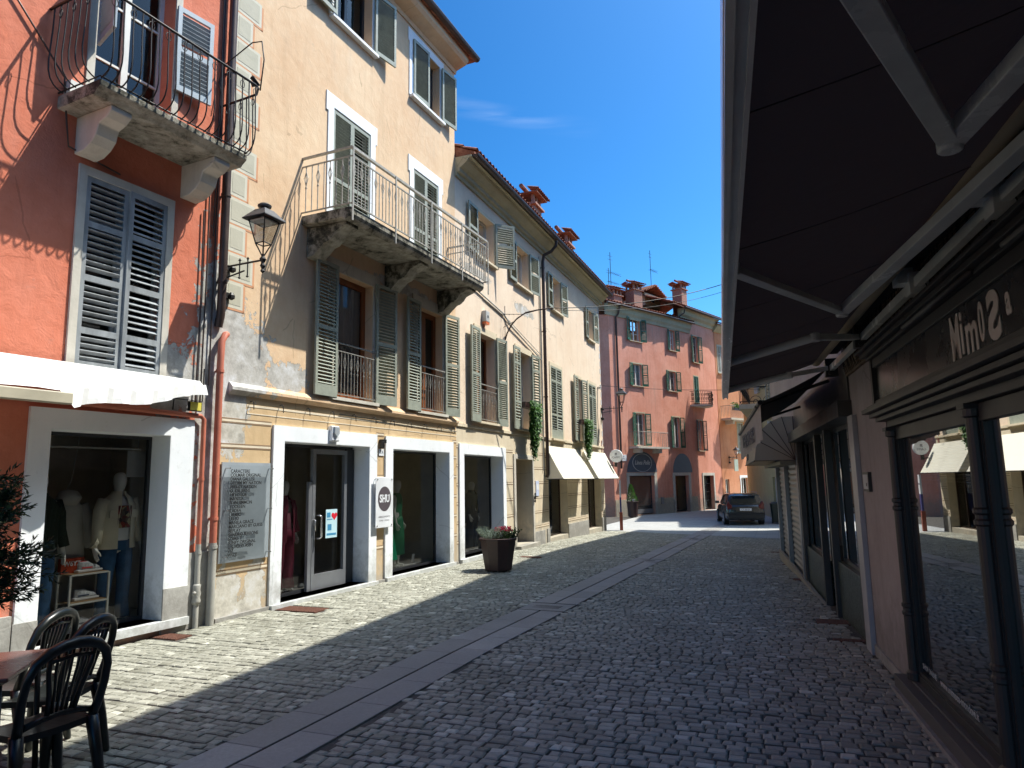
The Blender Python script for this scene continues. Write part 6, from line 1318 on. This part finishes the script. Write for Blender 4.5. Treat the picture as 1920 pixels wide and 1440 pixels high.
def jacket(F, t, mat, open_=True, hem=.82, rx=.215, ry=.15, sleeve=True, k=1.0, w_=1, name='jacket'):
    m = F.mb(); n = 26; secs = [(.0, hem, rx*1.04, ry*1.05), (.0, 1.0, rx*.98, ry), (0, 1.2, rx*1.0, ry), (0, 1.36, rx*1.02, ry*.95), (0, 1.45, rx*.72, ry*.78), (0, 1.5, .085, .085), (0, 1.53, .075, .08)]
    gap = R(20) if open_ else 0; rings = []
    for (y, z, a, b) in secs:
        ring = []
        for j in range(n+1):
            an = pi/2+gap*(1.0 if z < 1.3 else .6)+(2*pi-2*gap*(1.0 if z < 1.3 else .6))*j/n; wr = 1+.02*sin(j*2.3+z*9); ring.append(m.vert((a*cos(an)*wr, b*sin(an)*wr+y, z*k)))
        rings.append(ring)
    for a, b in zip(rings, rings[1:]):
        for j in range(n): m.face([a[j], a[j+1], b[j+1], b[j]])
    if sleeve:
        for s_ in (-1, 1): m.tube([(s_*.17*w_, 0, 1.43*k), (s_*.215*w_, 0, 1.3*k), (s_*.24*w_, .01, 1.12*k), (s_*.275*w_, .06, .93*k)], [.075, .078, .062, .052], 12)
    return m.build(name, mat, t, smooth=True, fix=False)
def trousers(F, t, mat, k=1.0, wide=1.0, name='trousers'):
    m = F.mb(); m.loft([(0, 0, 1.0*k, .165, .12), (0, 0, .93*k, .185, .135), (0, 0, .84*k, .19, .14)], 16)
    for s_ in (-1, 1): m.loft([(s_*.095, 0, .9*k, .098, .115), (s_*.105, .01, .7*k, .092, .1), (s_*.115, .01, .5*k, .075*wide, .082*wide), (s_*.125, -.01, .25*k, .07*wide, .075*wide), (s_*.13, -.0, .06*k, .078*wide, .09*wide)], 14)
    return m.build(name, mat, t, smooth=True)
DENIM = basic('blue_denim', (.04, .12, .26), .85, var=.4, vs=5, bump=.3, bs=200)
t = mannequin(F1, -.99, -.53, .14, 'white mannequin in an open cream overshirt and blue jeans in the coral house window', 1.78, 0, 1.12)
jacket(F1, t, basic('cream_canvas_shirt', (.80, .76, .60), .85, bump=.3, bs=120), True, .86); trousers(F1, t, DENIM)
m = F1.mb(); m.loft([(0, .01, .84, .165, .12), (0, .01, 1.1, .155, .12), (0, .01, 1.35, .16, .115), (0, .0, 1.47, .1, .08)], 16); ts = m.build('t_shirt', WPL, t, smooth=True)
def printm():
    a = N('patchwork_shirt_print'); v = a.n('ShaderNodeTexVoronoi'); v.inputs['Scale'].default_value = 26; a.l(a.g.outputs['Position'], v.inputs['Vector']); sx = a.n('ShaderNodeSeparateColor'); a.l(v.outputs['Color'], sx.inputs[0]); c = a.ramp(sx.outputs[0], [(.1, (.03, .02, .03)), (.35, (.3, .03, .02)), (.6, (.06, .04, .05)), (.85, (.45, .38, .2))]); a.l(c, a.b.inputs['Base Color']); return a.m
m = F1.mb(); m.box(-.085, .085, .1325, .137, 1.1, 1.36); m.build('print', printm(), ts)
m = F1.mb()
for s_ in (-1, 1): m.box(s_*.14-.04, s_*.14+.04, .115, .13, 1.22, 1.31); m.tube([(s_*.275, .06, .93), (s_*.31, .05, .95)], [.055, .07], 10)
m.build('pocket_flaps', basic('cream_canvas_shirt', (.60, .56, .42), .85), t)
t = mannequin(F1, -1.86, -.6, .14, 'mannequin in blue jeans half hidden behind the conifer', 1.78); trousers(F1, t, DENIM); jacket(F1, t, basic('dark_green_coat', (.02, .035, .025), .8), False, .86)
t = F1.thing('hanging_jacket', 'pale grey hooded padded jacket hanging in the coral house window', 'jacket', -1.47, -.75, .9)
m = F1.mb(); m.loft([(0, 0, .0, .22, .1), (0, 0, .05, .23, .11), (0, 0, .3, .21, .1), (0, 0, .58, .20, .09), (0, 0, .68, .1, .08)], 16, pw=2.4)
for s_ in (-1, 1): m.tube([(s_*.18, 0, .62), (s_*.26, .02, .4), (s_*.28, .05, .12)], [.07, .08, .065], 10)
m.loft([(0, .02, .62, .10, .08), (0, .04, .7, .14, .1), (0, .02, .78, .10, .08), (0, 0, .8, .02, .02)], 12); m.tube([(0, -.02, .78), (.1, -.1, .9), (.2, -.15, 1.5)], .004, 4); m.build('padded_shell', basic('pale_grey_padded_cloth', (.5, .51, .48), .8, bump=1.2, bs=18), t, smooth=True)
rk = F1.thing('shoe_rack', 'white metal shoe rack with wooden shelves in the coral house window', 'shelf', -1.38, -.48, .14)
m = F1.mb()
for x in (-.22, .22):
    for y in (-.11, .11): m.box(x-.01, x+.01, y-.01, y+.01, 0, .62)
for z in (.0, .3, .61):
    for y in (-.11, .11): m.box(-.21, .21, y-.009, y+.009, z, z+.018)
m.build('rack_frame', WFRAME, rk)
for z in (.02, .32, .622): m = F1.mb(); m.box(-.21, .21, -.1, .1, z-.005, z+.008); m.build('shelf', basic('light_wood_shelf', (.38, .24, .12), .6), rk)
def shoe(F, x, o, z, lab, c1, c2):
    t = F.thing('trainer_shoe', lab, 'shoe', x, o, z, 'trainers in the shop window'); m = F.mb(); m.extrude([(-.14, 0), (-.145, .03), (-.12, .035), (.1, .028), (.145, .03), (.14, .005)], lambda x_, z_: (x_, -.042, z_), lambda x_, z_: (x_, .042, z_)); m.build('sole', WPL, t, bevel=.008)
    m = F.mb(); m.loft([(0, 0, .03, .135, .04), (.0, 0, .05, .13, .041), (-.02, 0, .075, .11, .038), (-.055, 0, .1, .07, .034), (-.07, 0, .12, .055, .03)], 14, cap=True); m.build('upper', c1, t, smooth=True)
    m = F.mb(); m.loft([(-.07, 0, .1205, .05, .026), (-.07, 0, .124, .035, .015)], 10); m.box(-.1, .02, .036, .043, .045, .06); m.build('lining', c2, t)
gshoe = basic('grey_white_shoe_cloth', (.5, .52, .55), .7, var=.35, vs=40); navy = basic('navy_trim', (.03, .05, .1), .6); redt = basic('red_trim', (.6, .05, .06), .6)
shoe(F1, -1.34, -.47, .14+.631, 'pale trainer with red lining on the top shelf of the rack', gshoe, redt); shoe(F1, -1.36, -.47, .14+.329, 'grey trainer with navy trim on the middle shelf of the rack', gshoe, navy); shoe(F1, -1.36, -.47, .14+.029, 'grey trainer on the lowest shelf of the rack', gshoe, navy)
t = F1.thing('shoe_box', 'orange red shoe box with white letters on top of the rack', 'box', -1.5, -.55, .14+.631); m = F1.mb(); m.box(-.1, .16, -.06, .0, 0, .16); m.build('carton', basic('orange_red_card', (.45, .06, .02), .6), t); textmesh('lettering', 'W6YZ', .07, WPL, t, F1.tm(.02, .002, .10), .001, .002)
t = F1.thing('hanging_card', 'small white card with the letters IB hanging behind the coral house window', 'card', -.72, -.6, 2.0); m = F1.mb(); m.box(-.14, .14, 0, .004, -.16, .16); m.tube([(0, 0, .16), (0, 0, .35)], .003, 4); m.build('card', WPL, t)
m = F1.mb(); m.box(-2.1, -.8, -.45, -.43, 2.16, 2.18); o_ = m.build('curtain_rail', WFRAME, b1)
BURG = basic('burgundy_suit_cloth', (.26, .03, .07), .7, var=.25, vs=6)
t = mannequin(F2, .87, -.53, .08, 'white mannequin in a burgundy suit behind the glass beside the shop door', 1.72, 0, 1.0, True); jacket(F2, t, BURG, True, .78, .205, .15, w_=.9, k=.96); trousers(F2, t, BURG, .96, 1.25)
m = F2.mb(); m.loft([(0, .0, .80, .15, .115), (0, .005, 1.0, .14, .115), (0, .0, 1.2, .14, .11)], 14); m.build('pink_top', basic('dusty_pink_cloth', (.40, .13, .18), .7), t, smooth=True)
GD = basic('emerald_pleated_dress', (.0, .42, .2), .55, var=.35, vs=14, stretch=(4, 4, .3)); GD2 = basic('bottle_green_top', (.03, .26, .13), .6, var=.2)
t = mannequin(F2, 4.08, -.55, .08, 'white mannequin in a sleeveless green top and skirt in the middle shop window', 1.72, .3, 1.0, True)
m = F2.mb(); m.loft([(0, 0, .9, .17, .12), (0, 0, 1.02, .135, .1), (0, 0, 1.25, .155, .115), (0, 0, 1.4, .14, .09), (0, 0, 1.44, .09, .06)], 18); m.build('top', GD2, t, smooth=True)
m = F2.mb(); m.loft([(0, 0, .25, .2, .16), (0, 0, .6, .19, .15), (0, 0, .9, .172, .125), (0, 0, .98, .14, .11)], 30); m.build('skirt', GD2, t, smooth=True)
t = mannequin(F2, 3.72, -.62, .08, 'mannequin in a long bright emerald dress beside the window edge', 1.7, .2, 1.0, True)
m = F2.mb(); rings = []; n = 40
for z, r in ((.18, .33), (.5, .27), (.85, .19), (1.02, .13), (1.25, .15), (1.4, .13)): rings.append([m.vert((r*cos(2*pi*j/n)*(1+.06*sin(j*pi/2)*(1 if z < .9 else 0)), r*.8*sin(2*pi*j/n)*(1+.06*sin(j*pi/2)*(1 if z < .9 else 0)), z)) for j in range(n)])
for a, b in zip(rings, rings[1:]):
    for j in range(n): m.face([a[j], a[(j+1) % n], b[(j+1) % n], b[j]])
m.build('dress', GD, t, smooth=True)
t = mannequin(F3, 1.9, -.53, .08, 'white mannequin in a black trouser suit in the third shop window', 1.66, 0, 1.0, True); BLKS = basic('black_suit_cloth', (.012, .012, .015), .7); jacket(F3, t, BLKS, True, .7, .205, .15, w_=.9, k=.94); trousers(F3, t, BLKS, .94, 1.2)
t = F2.thing('table_card', 'small white price card on the floor of the middle shop window', 'card', 4.75, -.6, .09); m = F2.mb(); m.M = Matrix.Rotation(R(-8), 4, 'X'); m.box(-.05, .05, -.006, 0, 0, .18); m.build('card', WPL, t)
m = F2.mb()
for k in range(10): m.lathe((-1.1+.2*k+random.uniform(-.05, .05), random.uniform(-.1, .1), 0), [(.05, 0), (.06, .03), (.02, .07)], 7)
tag(m.build('shop_floor_pebbles', basic('grey_decor_stone', (.3, .32, .33), .7), F2.thing('decor_stones', 'pale stones scattered on the floor of the shop entrance window', 'stones', 1.3, -.65, .075)))
# ------------------------------------------------------------------ car, bins, totem, aerials
def cyl(m, c, r, w_, n=24):
    c = Vector(c); a = [m.vert(c+Vector((-w_/2, r*cos(2*pi*j/n), r*sin(2*pi*j/n)))) for j in range(n)]; b = [m.vert(c+Vector((w_/2, r*cos(2*pi*j/n), r*sin(2*pi*j/n)))) for j in range(n)]
    m.face(a); m.face(b[::-1])
    for j in range(n): m.face([a[j], a[(j+1) % n], b[(j+1) % n], b[j]])
CX, CY = 10.75, 32.6; HD = R(10)
car = thing('parked_car', 'dark grey estate car parked in the shade, seen from behind', 'car', (CX, CY, GZ(CX, CY+1.5)-.0), -HD)
PAINT = basic('dark_grey_car_paint', (.03, .032, .036), .28, metal=.3, var=.05, coat=.9)
m = MB(); secs = [  # y, half widths and heights at: sill, belt ; lower body
 (0.0, .70, .36, .74), (.03, .80, .30, .86), (.12, .86, .24, .95), (.5, .88, .22, .97), (1.2, .885, .20, .97), (2.4, .885, .20, .95), (3.4, .87, .22, .90), (4.0, .84, .25, .80), (4.35, .76, .30, .66), (4.45, .6, .38, .55)]
rings = []
for (y, hw, zb, ztp) in secs:
    ring = [(-hw*.92, zb), (-hw, zb+.12), (-hw, (zb+ztp)/2), (-hw*.97, ztp-.05), (-hw*.88, ztp), (0, ztp+.02), (hw*.88, ztp), (hw*.97, ztp-.05), (hw, (zb+ztp)/2), (hw, zb+.12), (hw*.92, zb), (0, zb-.02)]
    rings.append([m.vert((x, y, z)) for x, z in ring])
for a, b in zip(rings, rings[1:]):
    for j in range(12): m.face([a[j], a[(j+1) % 12], b[(j+1) % 12], b[j]])
m.face(rings[0]); m.face(rings[-1][::-1])
m2 = []; cab = [(.10, .76, .95, .97), (.28, .70, .95, 1.36), (.40, .66, .95, 1.43), (1.2, .66, .95, 1.47), (2.1, .65, .95, 1.45), (2.5, .66, .95, 1.36), (3.15, .76, .93, .95)]
rings = []
for (y, hw, zb, ztp) in cab:
    bw = .82; ring = [(-bw, zb), (-hw, ztp-.03), (-hw*.85, ztp), (hw*.85, ztp), (hw, ztp-.03), (bw, zb)]; rings.append([m.vert((x, y, z)) for x, z in ring])
for a, b in zip(rings, rings[1:]):
    for j in range(5): m.face([a[j], a[j+1], b[j+1], b[j]])
m.face(rings[0]); cb = m.build('body', PAINT, car, bevel=.02); smoothby(cb, 35)
CG = basic('dark_car_glass', (.012, .02, .028), .04, coat=1)
m = MB(); m.quad((-.64, .125, 1.02), (.64, .125, 1.02), (.575, .27, 1.345), (-.575, .27, 1.345))
rg = m.build('rear_window', CG, car); rg.location = (0, -.012, .012)
for s_ in (-1, 1):
    m = MB(); m.quad((s_*.80, .55, 1.0), (s_*.80, 1.35, 1.0), (s_*.69, 1.35, 1.39), (s_*.685, .62, 1.37)); m.quad((s_*.80, 1.42, 1.0), (s_*.80, 2.75, .99), (s_*.685, 2.2, 1.39), (s_*.69, 1.42, 1.39)); o_ = m.build('side_window', CG, car, fix=False); o_.location = (s_*.02, 0, 0)
    m = MB(); m.extrude([(.60, .78), (.79, .74), (.80, .98), (.74, 1.12), (.66, .98), (.58, .92)], lambda x, z: (s_*x, .06, z), lambda x, z: (s_*(x+.03), -.012+.05*max(0, z-.8), z)); m.build('tail_light', basic('red_tail_light', (.10, .006, .008), .3, coat=.4), car, bevel=.008)
    m = MB(); m.obox((s_*.98, 2.55, 1.02), ((1, 0, 0), (0, 1, 0), (0, 0, 1)), (.09, .05, .065)); m.box(min(s_*.8, s_*.92), max(s_*.8, s_*.92), 2.53, 2.57, .98, 1.0); m.build('wing_mirror', PAINT, car, bevel=.015)
    m = MB(); m.tube([(s_*.62, .45, 1.47), (s_*.62, .55, 1.51), (s_*.62, 2.0, 1.52), (s_*.62, 2.1, 1.48)], .015, 6); m.build('roof_rail', ALU, car)
    for y in (.85, 3.55):
        m = MB(); cyl(m, (s_*.80, y, .315), .315, .21); wh = m.build('wheel', basic('tyre_rubber', (.012, .012, .012), .8), car); m = MB(); cyl(m, (s_*.86, y, .315), .21, .11, 20); m.build('rim', ALU, wh)
m = MB(); m.box(-.80, .80, -.07, .12, .32, .52); m.box(-.84, .84, -.05, .15, .52, .60); m.build('rear_bumper', basic('black_bumper_plastic', (.015, .015, .016), .5), car, bevel=.03)
m = MB(); m.box(-.42, .42, -.02, .0, .62, .86); m.build('plate_recess', basic('tailgate_lower_panel', (.045, .04, .035), .35, coat=.5), car, bevel=.01)
m = MB(); m.box(-.26, .26, -.03, -.021, .68, .79); pz = m.build('number_plate', WPL, car); textmesh('lettering', 'CT 350 JH', .1, BLKT, pz, Matrix(((1, 0, 0, 0), (0, 0, -1, -.031), (0, 1, 0, .735), (0, 0, 0, 1))), .001, sx=.9)
m = MB(); m.box(-.5, .5, -.0, .2, 1.44, 1.47); m.build('spoiler', PAINT, car, bevel=.01)
for (x, y, lab) in ((12.55, 33.6, 'dark green wheeled bin nearest the parked car'), (13.0, 34.7, 'dark wheeled bin behind the first one by the yellow house')):
    t = thing('wheeled_bin', lab, 'bin', gloc(x, y), -.3, 'dark bins by the corner'); m = MB(); m.loft([(0, 0, .06, .22, .25), (0, 0, .9, .28, .32)], 16, pw=6); m.build('bin_body', basic('dark_green_bin', (.02, .03, .026), .5), t); m = MB(); m.loft([(0, 0, .9, .30, .34), (0, 0, .95, .30, .34), (0, .0, .99, .24, .28)], 16, pw=6); m.build('lid', basic('dark_green_bin', (.02, .03, .026), .5), t, smooth=False)
    for s_ in (-1, 1): m = MB(); cyl(m, (s_*.2, .25, .1), .1, .05, 14); m.build('wheel', IRON, t)
TP = (4.12, 27.1)
t = thing('street_totem', 'slim totem, rust red, violet and white, at the corner of the cream house', 'sign', gloc(*TP), R(90-8)-0, None)
m = MB(); m.box(-.03, .33, -.06, .06, 0, .68); m.build('base', basic('rust_red_panel', (.26, .06, .03), .5), t); m = MB(); m.box(-.0, .5, -.03, .03, .68, 1.25); m.build('violet_panel', basic('violet_blue_panel', (.05, .05, .20), .4), t); m = MB(); m.box(.0, .55, -.029, .029, 1.2505, 1.92); m.build('white_panel', WPL, t); textmesh('lettering', 'MONDOVI', .1, GREYTX, t, Matrix(((1, 0, 0, .27), (0, 0, -1, -.031), (0, 1, 0, 1.6), (0, 0, 0, 1))), .001)
t = FA.thing('street_name_plate', 'small white marble street name plate beside the oval shop board', 'sign', .55, 0, 3.08); m = FA.mb(); m.box(-.25, .25, .002, .03, -.2, .2); m.build('plate', WPL, t); textmesh('lettering', 'VIA', .09, GREYTX, t, FA.tm(0, .031, .07), .001); textmesh('lettering', 'BEATRICE', .07, GREYTX, t, FA.tm(0, .031, -.06), .001)
t = FD.thing('shop_fascia', 'pale shop fascia over the dark doorway of the orange house', 'sign', 4.9, 0, 2.15); m = FD.mb(); m.box(-1.0, 1.0, .01, .25, -.2, .25); m.build('panel', basic('cream_fascia', (.6, .56, .48), .6), t); textmesh('lettering', 'ARTE', .25, BLKT, t, FD.tm(0, .253, .03), .002)
t = FD.thing('hanging_sign', 'small pale green hanging sign under the lantern on the orange house', 'sign', 1.1, .55, 2.75); m = FD.mb(); m.box(-.25, .25, -.02, .02, -.55, .35); m.tube([(0, -.55, .5), (0, .2, .5)], .02, 5); m.build('board', basic('pale_green_board', (.45, .52, .45), .6), t)
lc = LeafCloud(); t = FD.thing('balcony_plants', 'bright green plants along the balcony rail of the orange house', 'plant', 2.4, .8, 7.0)
m = FD.mb(); m.box(-1.6, 1.6, -.1, .1, -.15, .05); m.build('trough', POT, t)
for k in range(900): x = random.uniform(-1.6, 1.6); d = rdir(-.2); lc.leaf((x, FD.sg*random.uniform(-.15, .2), random.uniform(0, .4)*abs(cos(x*2))+.02), d, rdir(), .14, .07, random.random())
lc.build('leaves', GRN, t)
def aerial(F, x, o, z, h, lab):
    t = F.thing('tv_aerial', lab, 'aerial', x, o, z, 'roof aerials'); m = F.mb(); m.tube([(0, 0, 0), (0, 0, h)], .022, 5)
    m.tube([(-.1, 0, h*.62), (.9, .1, h*.58)], .012, 4)
    for k in range(6): m.tube([(k*.15, -.2, h*.615-.007*k), (k*.15, .2, h*.615-.007*k)], .008, 4)
    for zz in (.93, .86): m.tube([(-.22, 0, h*zz), (.22, 0, h*zz)], .01, 4)
    m.build('mast', IRON, t)
aerial(FA, 4.2, -3.5, 14.4, 4.0, 'tallest thin television aerial above the salmon house roof'); aerial(FA, 3.6, -3.2, 14.4, 2.6, 'shorter television aerial left of the tallest one'); aerial(FC, .1, -3.0, 15.4, 4.0, 'television aerial near the rose house chimney')
bpy.context.view_layer.update()
